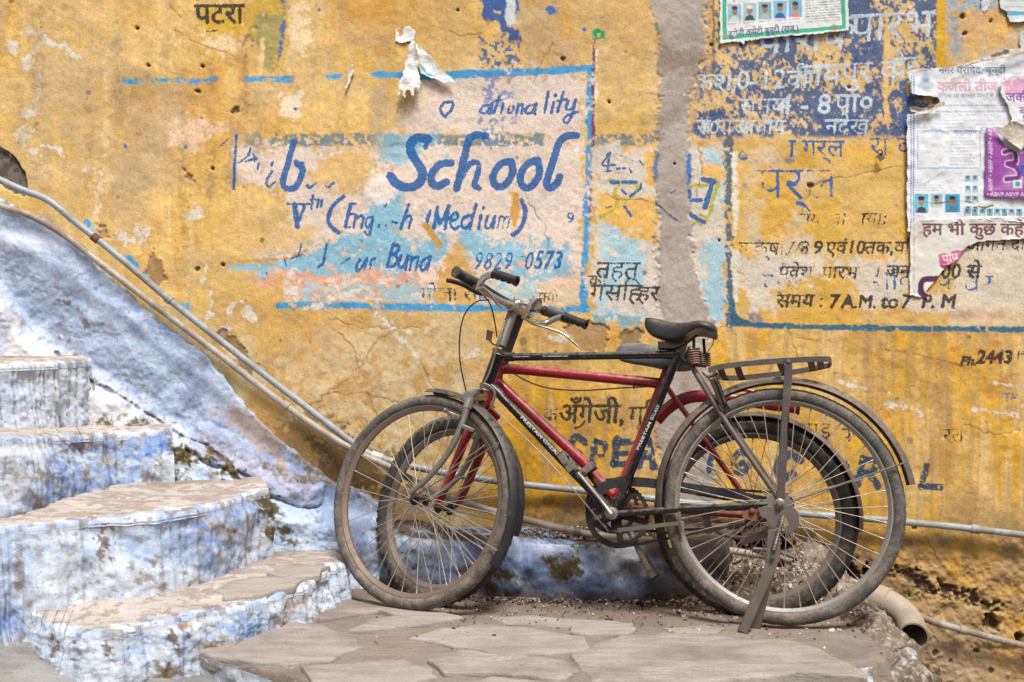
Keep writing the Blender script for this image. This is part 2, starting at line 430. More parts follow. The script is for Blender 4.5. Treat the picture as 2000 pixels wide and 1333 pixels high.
# added, unseen house front behind the camera: blocks the low sky light
M['across'] = stone_mat('unseen_wall_plaster', (176, 160, 136), (160, 144, 122), (140, 124, 104))
lw = MB(); lw.add([(x_, y_, z_) for z_ in (-.8, 4.2) for x_, y_ in ((-14, -3.0), (14, -3.0), (14, -3.4), (-14, -3.4))], [(0, 1, 5, 4), (1, 2, 6, 5), (2, 3, 7, 6), (3, 0, 4, 7), (4, 5, 6, 7)])
tag(lw.build('unseen_lane_wall', M['across']), kind='structure')

# ------------------------------------------------------------------ the painted wall
def axis(lo, hi, step, lo2, hi2, coarse):
    return np.concatenate([np.arange(lo2, lo, coarse), np.arange(lo, hi, step), np.arange(hi, hi2 + 1, coarse)])
ua = axis(-30, 2030, 2.0, -930, 2930, 30); va = axis(-20, 1420, 2.0, -620, 1720, 30)
Ug, Vg = np.meshgrid(ua, va); U = Ug.ravel(); V = Vg.ravel()
W = Canvas(U, V); u, v = W.U, W.V
n200 = fbm(u, v, 230, 11, 5); n90 = fbm(u, v, 90, 21, 4); n30 = fbm(u, v, 32, 31, 4); n8 = fbm(u, v, 9, 41, 3)
streak = fbm(u, v, 16, 51, 3, sy=210); brushh = fbm(u, v, 160, 71, 3, sy=7)
W.c[:] = lin((218, 178, 98))
st2 = fbm(u, v, 40, 55, 4, sy=320); st3 = fbm(u, v, 7, 57, 3, sy=90)
W.mix((206, 154, 70), ss(0.42, 0.72, n200) * .85); W.mix((224, 194, 134), ss(0.48, 0.78, n90) * 0.5); W.mix((226, 202, 152), ss(.62, .8, st2) * .35); W.mix((190, 154, 98), ss(.4, .22, st2) * .4); W.mix((196, 164, 110), ss(.55, .8, st3) * .4)
W.mix((184, 150, 96), ss(0.5, 0.8, streak) * 0.35 * (0.4 + 0.6 * ss(700, 100, u) )); W.mix((214, 172, 92), ss(0.52, 0.75, brushh) * 0.3)
W.mix((170, 140, 98), ss(0.56, 0.8, n30) * 0.4); W.mix((196, 170, 126), ss(460, 60, u) * ss(0.35, 0.65, n90) * 0.5); W.mix((198, 176, 136), ss(.5, .7, fbm(u, v, 150, 59, 5)) * .45 * ss(700, 500, v)); W.mix((168, 148, 120), ss(.66, .8, fbm(u, v, 120, 63, 5, sy=200)) * .4)
W.mix((186, 142, 66), ss(640, 800, u) * ss(960, 800, u) * ss(120, 60, v) * .5)
# lower left of centre: bare, pale, crazed plaster
low = ss(560, 700, v + (n90 - 0.5) * 120) * ss(1010, 900, u + (n90 - 0.5) * 90)
crm = fbm(u, v, 48, 25, 5, gain=.7)
W.mix((182, 148, 94), low * 0.85); W.mix((204, 182, 140), low * ss(0.38, 0.7, crm) * 0.8); W.mix((150, 126, 96), low * ss(0.5, 0.75, n30) * 0.55); W.mix((216, 198, 158), low * ss(0.6, 0.75, n30) * .6)
W.mix((204, 164, 92), ss(350, 520, u) * ss(640, 500, u) * ss(420, 520, v) * ss(720, 600, v) * 0.7)
# lower right: stronger chrome yellow, worn to tan
lr = ss(636, 650, v) * ss(930, 1010, u + (n90 - 0.5) * 60)
W.mix((210, 160, 52), lr * 0.9); W.mix((210, 176, 112), lr * ss(0.38, 0.64, n90) * 0.75); W.mix((186, 146, 74), lr * ss(0.5, 0.66, n30) * 0.5); W.mix((216, 190, 140), lr * ss(.58, .75, st2) * .5); W.mix((166, 138, 100), lr * ss(.55, .75, st3) * .4)
W.mix((210, 158, 26), lr * ss(1200, 1080, u) * ss(700, 780, v) * 0.85 * ss(0.25, 0.5, n90))
W.mix((164, 134, 96), lr * ss(0.54, 0.78, streak) * 0.5)
bot = ss(960, 1080, v + (n90 - 0.5) * 80) * ss(1000, 1100, u)
W.mix((176, 136, 66), bot * 0.75); W.mix((158, 132, 96), bot * ss(0.4, 0.66, n90) * 0.65); W.mix((128, 108, 82), bot * ss(0.5, 0.72, n30) * 0.5)
W.mix((170, 148, 126), ss(1150, 1330, v + (n90 - .5) * 100) * ss(1700, 1800, u) * 0.6)
# pale, pinkish ground of the school sign
pk = (218, 202, 192); lb = (128, 184, 208)
W.poly([(830, 150), (930, 140), (1150, 140), (1146, 268), (760, 272), (790, 220)], pk, soft=18, rough=22, op=0.92)
W.poly([(455, 286), (560, 282), (700, 282), (760, 270), (1148, 268), (1142, 600), (560, 596), (540, 520), (470, 500), (560, 430), (540, 350), (470, 360)], pk, soft=8, rough=20, op=0.92)
W.poly([(640, 300), (720, 285), (735, 340), (690, 380), (640, 372), (600, 350)], (210, 174, 104), soft=14, rough=18, op=0.85)
W.poly([(440, 440), (500, 430), (640, 440), (600, 485), (480, 510), (440, 500)], (214, 180, 116), soft=14, rough=18, op=0.8)
W.poly([(480, 522), (700, 505), (820, 540), (900, 560), (980, 590), (560, 596), (540, 560), (500, 552)], (216, 162, 136), soft=7, rough=22, op=0.9, wear=0.28)
W.poly([(455, 518), (560, 506), (640, 470), (730, 452), (860, 470), (880, 505), (800, 525), (640, 535), (480, 530)], lb, soft=4, rough=14, op=0.92, wear=0.18)
W.poly([(722, 385), (790, 370), (800, 440), (745, 470), (716, 440)], lb, soft=5, rough=12, op=0.92)
W.poly([(830, 430), (900, 420), (960, 470), (1100, 480), (1130, 540), (960, 545), (880, 520)], lb, soft=5, rough=22, op=0.9, wear=0.36)
W.poly([(740, 285), (790, 265), (840, 275), (800, 320), (760, 330)], lb, soft=8, rough=14, op=0.8)
W.poly([(560, 560), (760, 552), (960, 560), (1130, 570), (1130, 597), (560, 594)], (146, 196, 208), soft=6, rough=16, op=0.75, wear=0.42)
W.poly([(725, 345), (760, 335), (778, 370), (760, 402), (730, 400), (716, 372)], (238, 224, 214), soft=4, rough=6, op=0.8)
W.poly([(850, 600), (858, 520), (878, 488), (895, 478), (918, 500), (925, 560), (928, 604)], (204, 164, 98), soft=4, rough=10, smooth=True)
W.line([(830, 440), (858, 478)], 12, (198, 150, 80)); W.poly([(1000, 376), (1012, 372), (1016, 410), (1006, 440), (996, 420)], (200, 152, 78), soft=2, rough=4)
W.poly([(1060, 560), (1130, 540), (1140, 596), (1040, 598)], (222, 186, 140), soft=12, rough=16, op=0.7)
W.line([(462, 512), (560, 504), (640, 470), (668, 452)], 5, (196, 150, 80), rough=3, wear=0.2)
# salmon and pink brush marks
for k in range(34):
    a = rng.uniform(470, 1100); b = rng.uniform(480, 592)
    W.blob(a, b, rng.uniform(4, 13), (230, 172, 142) if k % 3 else (240, 205, 190), op=0.7, sy=0.6, rough=0.7)
for k in range(70):
    a = rng.uniform(600, 1130); b = rng.uniform(285, 600)
    W.blob(a, b, rng.uniform(2, 7), rng.choice([(214, 170, 84), (132, 190, 214), (208, 158, 84), (244, 232, 222)]), op=0.7, rough=0.8)
# grey-blue painted-over bands
for a, b, wr in ((530, 740, .42), (738, 1062, .34), (1160, 1276, .40)):
    W.rect(a, 262, b, 286, (112, 128, 134), soft=2, rough=4, wear=wr, fine=True, op=0.9)
W.rect(480, 262, 512, 284, (128, 136, 132), soft=3, rough=4, wear=0.3, fine=True, op=.8); W.rect(740, 262, 860, 282, (128, 184, 206), soft=5, rough=5, op=0.6)
W.rect(722, 170, 752, 300, (180, 160, 128), soft=8, rough=4, op=0.45)
# blue frame of the sign
fb = (72, 150, 202)
W.line([(245, 160), (300, 157), (360, 157)], 9, fb, rough=3, wear=0.36); W.line([(372, 160), (420, 154)], 9, fb, rough=3, wear=0.35); W.line([(480, 155), (570, 155)], 12, fb, rough=3, wear=0.3); W.line([(640, 150), (700, 147)], 8, fb, wear=0.42)
W.line([(730, 146), (830, 148), (935, 144), (1060, 140), (1156, 132)], 14, fb, rough=3, wear=0.08)
W.line([(1153, 138), (1152, 300), (1146, 450), (1140, 604)], 15, fb, rough=3.5, wear=0.14)
W.line([(545, 598), (640, 596), (760, 599), (900, 602), (1010, 603), (1146, 604)], 14, fb, rough=3, wear=0.12)
W.line([(300, 600), (380, 600)], 10, (110, 160, 200), rough=4, wear=0.45)
W.line([(168, 430), (184, 460)], 12, fb, rough=4, wear=.2); W.poly([(240, 498), (256, 500), (272, 520), (258, 524)], fb, soft=2, rough=3); W.poly([(274, 530), (290, 535), (300, 556), (284, 548)], fb, soft=2, rough=3)
W.line([(1162, 62), (1160, 140), (1158, 280), (1152, 430)], 6, (128, 66, 92), rough=2.5, wear=0.26); W.line([(1166, 60), (1164, 200)], 5, (232, 220, 212), rough=2, wear=0.4)
W.rect(1158, 56, 1182, 76, (44, 150, 92), soft=2, rough=4, wear=.15); W.rect(1278, 50, 1292, 62, (60, 150, 110), soft=3, rough=4); W.rect(1338, 48, 1356, 64, (70, 150, 110), soft=3, rough=4)
# remains of older blue signs
db = (64, 92, 148)
W.poly([(938, -10), (1016, -10), (1014, 30), (1000, 40), (986, 60), (970, 40), (950, 56), (940, 40)], db, soft=2, rough=6, wear=0.2); W.rect(988, -10, 1008, 50, (200, 206, 214), soft=2, rough=3)
W.poly([(980, 54), (1016, 56), (1014, 76), (996, 80)], db, soft=2, rough=6); W.rect(936, 76, 1012, 134, (88, 104, 146), soft=5, rough=8, wear=0.56, fine=True); W.rect(936, 146, 1008, 290, (110, 130, 180), soft=5, rough=8, wear=0.66, fine=True, op=.8)
# second panel, pale, between the signs
W.poly([(1158, 290), (1290, 282), (1420, 276), (1422, 636), (1160, 630), (1152, 520)], (206, 198, 186), soft=6, rough=14, op=0.93)
for q in ([(1180, 430), (1250, 440), (1260, 560), (1170, 580)], [(1380, 480), (1420, 460), (1422, 620), (1380, 632), (1362, 560)], [(1385, 290), (1412, 300), (1410, 400), (1392, 380)], [(1160, 600), (1260, 610), (1280, 630), (1160, 632)]):
    W.poly(q, (148, 200, 220), soft=10, rough=16, op=0.75, wear=0.25)
W.poly([(1236, 390), (1290, 380), (1296, 450), (1260, 470), (1200, 440), (1160, 420), (1165, 385), (1220, 372)], (220, 176, 98), soft=7, rough=14); W.poly([(1260, 300), (1282, 290), (1284, 370), (1262, 362)], (222, 176, 96), soft=4, rough=8); W.rect(1275, 460, 1300, 480, (222, 170, 92), soft=3, rough=5); W.poly([(1370, 320), (1420, 330), (1405, 360), (1370, 352)], (222, 178, 110), soft=5, rough=8)
W.rect(1160, 614, 1290, 636, (120, 150, 160), soft=3, rough=5, wear=0.4, op=.8)
# big faded blue Hindi board, upper right
W.poly([(1350, -20), (1832, -20), (1832, 276), (1350, 284)], (212, 180, 128), soft=10, rough=10, op=0.85)
idx = W.sel(1345, -20, 1832, 272, 0); uu, vv2 = u[idx], v[idx]
cov = fbm(uu, vv2, 70, 81, 3) * 0.36 + fbm(uu, vv2, 9, 91, 3, sy=14) * 0.34 + fbm(uu, vv2, 5, 95, 2) * .30 + 0.10 * ss(1350, 1560, uu) + 0.05 * ss(100, 240, vv2) - 0.05
W.mix((70, 92, 132), ss(0.48, 0.55, cov) * ss(1345, 1375, uu) * ss(276, 262, vv2) * ss(1834, 1826, uu) * 0.95, idx)
W.mix((128, 134, 150), ss(0.46, 0.5, cov) * (1 - ss(0.49, 0.54, cov)) * 0.7 * ss(1345, 1375, uu) * ss(276, 262, vv2), idx)
for q in ([(1640, 90), (1725, 85), (1728, 122), (1670, 126)], [(1360, 215), (1400, 210), (1402, 250), (1352, 262)], [(1610, 235), (1690, 225), (1690, 262), (1600, 268)], [(1760, 180), (1800, 190), (1800, 250), (1750, 250)]):
    W.poly(q, (62, 88, 132), soft=4, rough=16, op=.9, wear=.15)
W.rect(1728, 20, 1737, 240, (226, 184, 116), soft=2, rough=4, op=.9)
W.poly([(1836, -20), (2040, -20), (2040, 110), (1836, 140)], (170, 172, 168), soft=6, rough=10, op=0.7, wear=.4); W.poly([(1850, -20), (1960, -20), (1940, 70), (1860, 110)], (132, 156, 182), soft=8, rough=18, op=0.85, wear=0.46, fine=True)
W.poly([(1870, 30), (1960, 30), (1980, 90), (1880, 100)], (214, 168, 96), soft=10, rough=16, op=.8)
W.rect(1829, -20, 1846, 132, (208, 166, 46), soft=1.5, rough=2)
# third panel: yellow board with rounded blue frame
W.poly([(1424, 272), (2040, 268), (2040, 640), (1424, 642)], (210, 172, 100), soft=6, rough=8, op=0.85)
idx = W.sel(1430, 285, 2040, 645, 0); W.mix((212, 166, 60), ss(0.5, 0.66, n90[idx]) * 0.65, idx); W.mix((208, 196, 176), ss(0.56, 0.7, fbm(u[idx], v[idx], 120, 101, 4)) * 0.6 * ss(1445, 1470, u[idx]), idx)
W.poly([(1430, 500), (1560, 500), (1650, 515), (1600, 540), (1500, 560), (1520, 600), (1470, 618), (1440, 560)], (212, 202, 188), soft=6, rough=16, op=.9)
W.poly([(1650, 500), (1760, 500), (1780, 590), (1700, 600), (1660, 540)], (208, 202, 192), soft=8, rough=16, op=.75); W.poly([(1868, 470), (2040, 470), (2040, 600), (1900, 622), (1780, 612), (1760, 585), (1860, 570)], (208, 196, 178), soft=6, rough=14, op=.95)
W.line([(1425, 272), (1424, 420), (1428, 560), (1426, 642)], 16, (92, 108, 118), rough=5, wear=0.36, fine=True); W.line([(1436, 300), (1437, 600)], 11, (220, 214, 204), rough=4, wear=0.35)
W.line([(1430, 588), (1440, 620), (1475, 634), (1560, 638), (1700, 641), (1850, 643), (2040, 644)], 11, (58, 104, 130), rough=2, wear=0.14)
W.poly([(1428, 604), (1446, 624), (1476, 636), (1428, 640)], (60, 100, 124), soft=2, rough=3)
W.rect(1640, 606, 1760, 618, (206, 140, 90), soft=5, rough=6, op=.6, wear=.3); W.rect(1850, 606, 1960, 622, (190, 130, 96), soft=6, rough=6, op=.5)
# bare cement strip running down the wall
gl = [(1272, -20), (1286, 60), (1292, 110), (1288, 150), (1284, 240), (1278, 330), (1284, 420), (1282, 520), (1290, 640), (1300, 700), (1292, 760), (1280, 850), (1296, 960), (1300, 1040)]
gr_ = [(1372, -20), (1380, 60), (1384, 110), (1352, 150), (1342, 240), (1350, 330), (1350, 420), (1358, 520), (1382, 610), (1400, 640), (1370, 700), (1400, 760), (1396, 850), (1400, 960), (1390, 1040)]
r_ = W.poly(gl + gr_[::-1], (168, 158, 150), soft=5, rough=9)
W.h[r_[0]] += r_[1] * 0.004
W.mix((152, 140, 132), r_[1] * ss(0.5, 0.72, n30[r_[0]]) * 0.6, r_[0]); W.mix((178, 168, 160), r_[1] * ss(0.5, 0.7, n90[r_[0]]) * 0.5, r_[0])
W.poly([(1290, 95), (1380, 90), (1390, 130), (1300, 140)], (140, 122, 104), soft=10, rough=16, op=.7); W.rect(1376, -20, 1392, 200, (198, 160, 110), soft=5, rough=8, op=.7)
W.rect(1342, 300, 1350, 360, (72, 120, 176), soft=2, rough=3); W.rect(1278, 300, 1286, 350, (96, 120, 150), soft=2, rough=3, wear=.3)
# gold outlines round the old lettering on the second panel
for q in ([(1192, 352), (1212, 356), (1204, 368), (1200, 378), (1206, 392), (1198, 410), (1172, 424)], [(1222, 358), (1246, 362), (1232, 388)], [(1350, 362), (1380, 362)], [(1404, 356), (1392, 392), (1384, 422), (1368, 420)], [(1354, 428), (1372, 440), (1382, 432)]):
    W.line(q, 7, (180, 166, 62), rough=1.5, wear=.1)
# old salmon letters, faint grey words under the paint, brown rub marks
for k in range(26):
    a = rng.uniform(1440, 1760); b = rng.uniform(300, 630); W.blob(a, b, rng.uniform(3, 9), rng.choice([(86, 106, 160), (206, 198, 186), (216, 150, 90)]), op=.6, rough=.9)
for k in range(60):
    a = rng.uniform(1000, 1990); b = rng.uniform(655, 1000); W.blob(a, b, rng.uniform(3, 14), rng.choice([(150, 120, 80), (222, 190, 130), (196, 96, 56), (120, 92, 60)]), op=rng.uniform(.25, .6), sy=rng.uniform(.4, 1.2), rough=.9)
for q in ([(1690, 680), (1760, 686), (1820, 700), (1880, 716)], [(1950, 745), (1985, 752), (2010, 760)], [(1560, 660), (1640, 668)]): W.line(q, 3, (176, 110, 60), rough=2, wear=.3)
# white lime blooms and streaks
wb = (212, 204, 192)
for q, w_ in (([(60, 58), (88, 70), (70, 100), (52, 110)], 12), ([(20, 92), (44, 110), (52, 128)], 18), ([(76, 130), (74, 180), (70, 220), (60, 236)], 9), ([(58, 224), (40, 250), (52, 290), (64, 298)], 20), ([(96, 84), (140, 100), (160, 112)], 10), ([(118, 300), (118, 318)], 8), ([(80, 285), (112, 290), (122, 302)], 6), ([(160, 332), (188, 330), (196, 350), (184, 380), (196, 398), (180, 416), (166, 404)], 6), ([(236, 448), (250, 470), (290, 446), (262, 450)], 14), ([(372, 430), (380, 420)], 22), ([(394, 556), (404, 520)], 8), ([(408, 570), (412, 600), (400, 640)], 7), ([(440, 650), (452, 600), (470, 588)], 12), ([(480, 606), (494, 616)], 14),
               ([(590, 604), (640, 590), (690, 572), (714, 562), (730, 590), (756, 636), (790, 668), (812, 690), (820, 706)], 9), ([(760, 638), (800, 650)], 6), ([(912, 700), (926, 690)], 12), ([(1080, 660), (1120, 656)], 12), ([(1730, 790), (1780, 796), (1800, 812)], 8), ([(1640, 745), (1690, 760)], 7), ([(1900, 800), (1990, 812)], 6), ([(1930, 748), (2010, 756)], 5)):
    W.line([(a + 3, b + 2) for a, b in q], w_ * 1.7, (168, 140, 98), soft=8, rough=w_, op=.35); r_ = W.line(q, w_, wb, soft=1.6, rough=w_ * 0.8, op=.92, wear=.26)
W.poly([(560, 10), (600, 20), (610, 60), (590, 100), (560, 110), (552, 60)], (236, 216, 178), soft=14, rough=16, op=.7)
# olive and cream scraps round the word at the top
W.poly([(380, 60), (400, 10), (560, -10), (568, 30), (556, 130), (520, 140), (504, 80), (470, 70), (420, 66)], (198, 160, 56), soft=5, rough=10, op=.8); W.poly([(496, 30), (560, 10), (556, 60), (540, 130), (512, 138), (504, 70)], (150, 146, 96), soft=5, rough=10, op=.8); W.line([(514, 80), (508, 144)], 9, (226, 190, 140), rough=3); W.line([(556, 0), (552, 60), (544, 120)], 6, (90, 104, 160), rough=4, wear=.4)
W.poly([(340, 85), (420, 68), (470, 80), (490, 100), (450, 110), (400, 90)], (232, 212, 172), soft=6, rough=16, op=.75, wear=.3)
W.poly([(470, 60), (500, 50), (500, 100), (480, 110)], (100, 96, 84), soft=4, rough=10, op=.7, wear=.55, fine=True)
# pink ghosts left of the sign
W.poly([(330, 240), (400, 230), (440, 255), (400, 285), (330, 280)], (230, 204, 178), soft=12, rough=16, op=.7); W.poly([(545, 190), (590, 180), (580, 230), (556, 225)], (232, 216, 200), soft=6, rough=12, op=.7)
# little flakes of blue
for a, b, r in ((394, 232, 4), (362, 288, 5), (244, 285, 5), (172, 180, 5), (578, 215, 5), (1078, 20, 9), (1140, 58, 5), (624, 20, 3)): W.blob(a, b, r, (70, 110, 176), rough=.8)
# old rain streaks
for k in range(26):
    a = rng.choice([rng.uniform(20, 480), rng.uniform(20, 900), rng.uniform(950, 1990)]); b = rng.uniform(-40, 300) if a < 950 else rng.uniform(640, 760); h_ = rng.uniform(90, 300); W.poly([(a - 3, b), (a + 4, b), (a + rng.uniform(4, 14), b + h_), (a - rng.uniform(2, 10), b + h_)], rng.choice([(150, 120, 78), (166, 132, 84), (140, 116, 84), (228, 204, 154)]), soft=7, rough=9, op=rng.uniform(.25, .5), wear=.3)
# cracks
def crack(pts, w=1.6, col=(92, 66, 42), op=.75, jit=4, depth=0.0015):
    q = []
    for (a, b), (c, d) in zip(pts[:-1], pts[1:]):
        n = max(2, int(math.hypot(c - a, d - b) / 9))
        for k in range(n): q.append((a + (c - a) * k / n + rng.uniform(-jit, jit) * (k > 0), b + (d - b) * k / n + rng.uniform(-jit, jit) * (k > 0)))
    q.append(pts[-1]); r = W.line(q, w, col, soft=1.3, rough=.6, op=op, smooth=False)
    if r: W.h[r[0]] -= r[1] * depth
for q in ([(1185, 378), (1205, 390), (1260, 392), (1285, 402), (1310, 425), (1330, 436)], [(1586, 362), (1620, 352), (1660, 346), (1700, 335), (1760, 326)], [(1586, 362), (1560, 420)], [(1016, 360), (1034, 400), (1066, 440), (1068, 500)], [(600, 800), (640, 770), (700, 720), (740, 660), (780, 640)], [(640, 770), (720, 770), (790, 790)], [(700, 720), (690, 680), (660, 650)], [(790, 790), (760, 830), (700, 850)], [(720, 770), (736, 820)], [(820, 700), (850, 760), (900, 790)], [(470, 690), (520, 720), (560, 790)], [(640, 620), (700, 640), (820, 640)], [(330, 10), (352, 34)], [(340, 60), (380, 82), (440, 100), (456, 110)], [(880, 60), (900, 72), (940, 66)], [(1040, 165), (1060, 120), (1080, 85)], [(1880, 830), (1940, 850), (1990, 840)], [(1540, 640), (1560, 700)], [(1800, 1040), (1840, 1100)], [(1880, 1090), (1960, 1100), (2020, 1095)], [(1360, 390), (1372, 330), (1366, 280)], [(1392, 150), (1393, 0)]):
    crack(q)
crack([(1393, 150), (1394, 60), (1392, -20)], 3, (120, 88, 54), .8, 1)
# chips and holes
def hole(a, b, r, depth=0.008, col=(84, 68, 54), sy=1.0, rim=True):
    if rim: W.blob(a + 1, b + 1, r * 1.5, (206, 180, 138), op=.22, sy=sy, rough=.9)
    q = W.blob(a, b, r, col, sy=sy, rough=.7, soft=.35, op=.92)
    if q: W.h[q[0]] -= q[1] * depth
for a, b, r in ((460, 216, 10), (384, 178, 6), (395, 130, 4), (290, 128, 6), (267, 54, 4), (415, 330, 4), (386, 526, 4), (436, 518, 4), (894, 20, 3), (1880, 35, 5), (1935, 42, 7), (1886, 64, 7), (1585, 362, 7), (1405, 470, 3), (1318, 320, 3), (1390, 88, 4), (1382, 102, 3), (1560, 120, 3), (1190, 200, 4), (1100, 115, 6), (1786, 1030, 4), (1660, 170, 3)): hole(a, b, r)
for q, c in (([(295, 500), (300, 488), (306, 505), (320, 512), (322, 545), (312, 562), (292, 560), (284, 530)], (146, 116, 86)), ([(358, 328), (372, 340), (380, 356), (366, 350)], (120, 104, 84)), ([(190, 440), (204, 442), (215, 465), (196, 470)], (158, 128, 92)), ([(420, 650), (440, 645), (476, 680), (500, 720), (490, 740), (450, 690)], (120, 96, 66)), ([(1210, 660), (1230, 640), (1260, 650), (1240, 680), (1215, 690)], (132, 112, 84)), ([(1100, 640), (1150, 625), (1190, 640), (1180, 690), (1130, 690)], (160, 128, 88))):
    r_ = W.poly(q, c, soft=2, rough=5, op=.8)
    W.h[r_[0]] -= r_[1] * .006
# exposed dark stone at the left edge
r_ = W.poly([(-30, 262), (0, 290), (30, 312), (50, 340), (53, 366), (46, 382), (20, 372), (-30, 346)], (112, 104, 98), soft=2, rough=4); W.h[r_[0]] -= r_[1] * .012
W.mix((70, 64, 60), r_[1] * ss(.5, .6, n8[r_[0]]) * .8, r_[0]); crack([(0, 288), (28, 310), (48, 340), (52, 368)], 4, (60, 50, 42), .9, 2)
# damp, mossy stain where the stair rail meets the wall
W.poly([(520, 850), (600, 800), (680, 850), (760, 880), (800, 940), (720, 960), (620, 960), (560, 920)], (122, 94, 52), soft=16, rough=30, op=.8); W.poly([(600, 870), (660, 850), (740, 890), (760, 950), (640, 950)], (78, 58, 34), soft=14, rough=24, op=.75)
W.poly([(380, 780), (440, 760), (560, 860), (540, 900), (440, 840)], (166, 128, 70), soft=10, rough=22, op=.6)
# broken base of the wall behind the bicycles
W.poly([(1000, 1000), (1120, 1010), (1300, 1020), (1480, 1040), (1680, 1070), (1760, 1120), (1720, 1200), (1400, 1150), (1000, 1100)], (120, 100, 78), soft=16, rough=26, op=.85)
r_ = W.poly([(1440, 1050), (1540, 1060), (1620, 1085), (1700, 1120), (1660, 1150), (1560, 1110), (1460, 1085)], (60, 48, 38), soft=6, rough=14, op=.9); W.h[r_[0]] -= r_[1] * .05
r_ = W.poly([(1745, 1118), (1790, 1105), (1800, 1135), (1850, 1145), (1900, 1158), (1945, 1180), (1930, 1192), (1880, 1170), (1800, 1150)], (84, 68, 52), soft=4, rough=12, op=.9); W.h[r_[0]] -= r_[1] * .018
for k in range(26):
    a = rng.uniform(1740, 2000); hole(a, 1130 + (a - 1740) * .25 + rng.gauss(0, 14), rng.uniform(2, 6), .005, (92, 74, 54))
hole(1936, 1213, 15, .03, (70, 58, 48), 1.3); hole(1988, 1242, 11, .03, (56, 46, 38)); hole(1826, 1275, 6); hole(1858, 1290, 6); hole(1935, 1310, 5); hole(1910, 1272, 5)
W.poly([(1756, 1250), (1790, 1280), (1830, 1320), (1850, 1360), (1740, 1400)], (72, 58, 46), soft=8, rough=24, op=.85)
for k in range(260):
    a, b = rng.uniform(0, 2000), rng.uniform(0, 1330); W.blob(a, b, rng.uniform(1.5, 4.5), rng.choice([(110, 84, 56), (120, 92, 60), (236, 214, 176), (150, 116, 70)]), op=rng.uniform(.4, .85), rough=.9)
W.c *= (0.93 + 0.14 * n8)[:, None]

# ------------------------------------------------------------------ brush lettering on the wall
A = (400, 220, 3.333)
W.strokes(0, *A, [([(207, 150), (200, 300), (190, 500)], 20)], .2)
W.strokes(0, *A, [([(95, 228), (160, 168)], 8), ([(300, 235), (285, 280), (225, 330)], 16), ([(270, 320), (340, 300)], 16), ([(355, 330), (345, 370)], 16), ([(320, 270), (325, 320)], 12)], .24)
W.strokes(0, *A, [([(445, 330), (440, 345)], 24), ([(440, 385), (405, 450), (420, 485), (460, 455)], 24)], .26)
W.strokes(0, *A, [([(585, 195), (555, 300), (520, 420), (512, 470), (540, 500), (590, 490), (625, 430), (640, 370), (600, 330)], 40)], .12)
W.strokes(0, *A, [([(668, 478), (690, 492), (730, 458)], 18), ([(785, 480), (805, 490), (842, 462)], 14), ([(600, 340), (640, 335)], 24)], .34)
W.strokes(0, *A, [([(540, 600), (680, 598)], 13), ([(585, 600), (605, 745)], 32), ([(602, 748), (650, 610)], 15), ([(706, 540), (694, 630)], 13), ([(684, 572), (728, 568)], 8), ([(742, 566), (730, 626)], 11), ([(766, 572), (757, 618)], 11),
    ([(905, 550), (845, 600), (808, 670), (815, 735), (872, 782)], 25), ([(950, 600), (915, 745)], 22), ([(945, 598), (984, 594)], 14), ([(930, 665), (972, 660)], 13), ([(912, 746), (946, 748)], 14), ([(985, 668), (968, 750)], 16), ([(984, 695), (1015, 672), (1034, 690), (1018, 752)], 16),
    ([(1090, 684), (1060, 688), (1046, 725), (1060, 748), (1090, 715)], 13), ([(1096, 680), (1080, 770), (1062, 800), (1042, 780)], 14), ([(1328, 600), (1275, 755)], 18), ([(1295, 700), (1325, 672), (1344, 690), (1328, 752)], 16)], .06)
W.strokes(0, *A, [([(1135, 735), (1130, 745)], 16), ([(1180, 735), (1178, 742)], 16), ([(1185, 598), (1172, 612)], 12), ([(1222, 712), (1248, 720)], 14), ([(1452, 660), (1440, 700)], 16)], .2)
W.strokes(0, *A, [([(630, 855), (615, 920)], 11), ([(560, 955), (615, 930)], 14), ([(520, 960), (530, 1000)], 14), ([(795, 860), (780, 930), (770, 980), (742, 1005)], 16), ([(400, 1040), (410, 1070)], 8), ([(610, 930), (640, 925)], 8)], .22)
W.strokes(0, *A, [([(1010, 960), (985, 1010), (1000, 1030), (1050, 960)], 20), ([(1055, 950), (1040, 1025)], 16), ([(1075, 1020), (1085, 960), (1110, 950)], 16), ([(880, 990), (940, 950)], 10)], .18)
B_ = (740, 120, 2.665)
W.strokes(0, *B_, [([(345, 292), (322, 262), (322, 240), (345, 214), (384, 214), (378, 250), (352, 280)], 14)], .1)
W.strokes(0, *B_, [([(580, 226), (545, 232), (528, 262), (555, 270), (580, 238)], 13), ([(590, 215), (578, 272)], 14), ([(628, 178), (598, 270)], 14), ([(598, 208), (645, 200)], 10), ([(648, 220), (635, 270)], 12), ([(680, 235), (670, 268), (695, 262), (700, 230)], 10), ([(715, 272), (728, 218)], 13), ([(726, 232), (748, 222), (742, 272)], 12),
    ([(812, 222), (775, 236), (765, 264), (790, 268), (812, 238)], 13), ([(822, 218), (812, 272)], 13), ([(882, 162), (862, 268)], 16), ([(910, 212), (898, 268)], 14), ([(922, 172), (918, 180)], 16), ([(960, 160), (930, 262)], 14), ([(928, 205), (978, 198)], 10), ([(984, 205), (975, 248), (1005, 245), (1025, 200)], 13), ([(1028, 195), (1005, 280), (978, 322), (962, 305), (985, 280), (1038, 262)], 12)], .10)
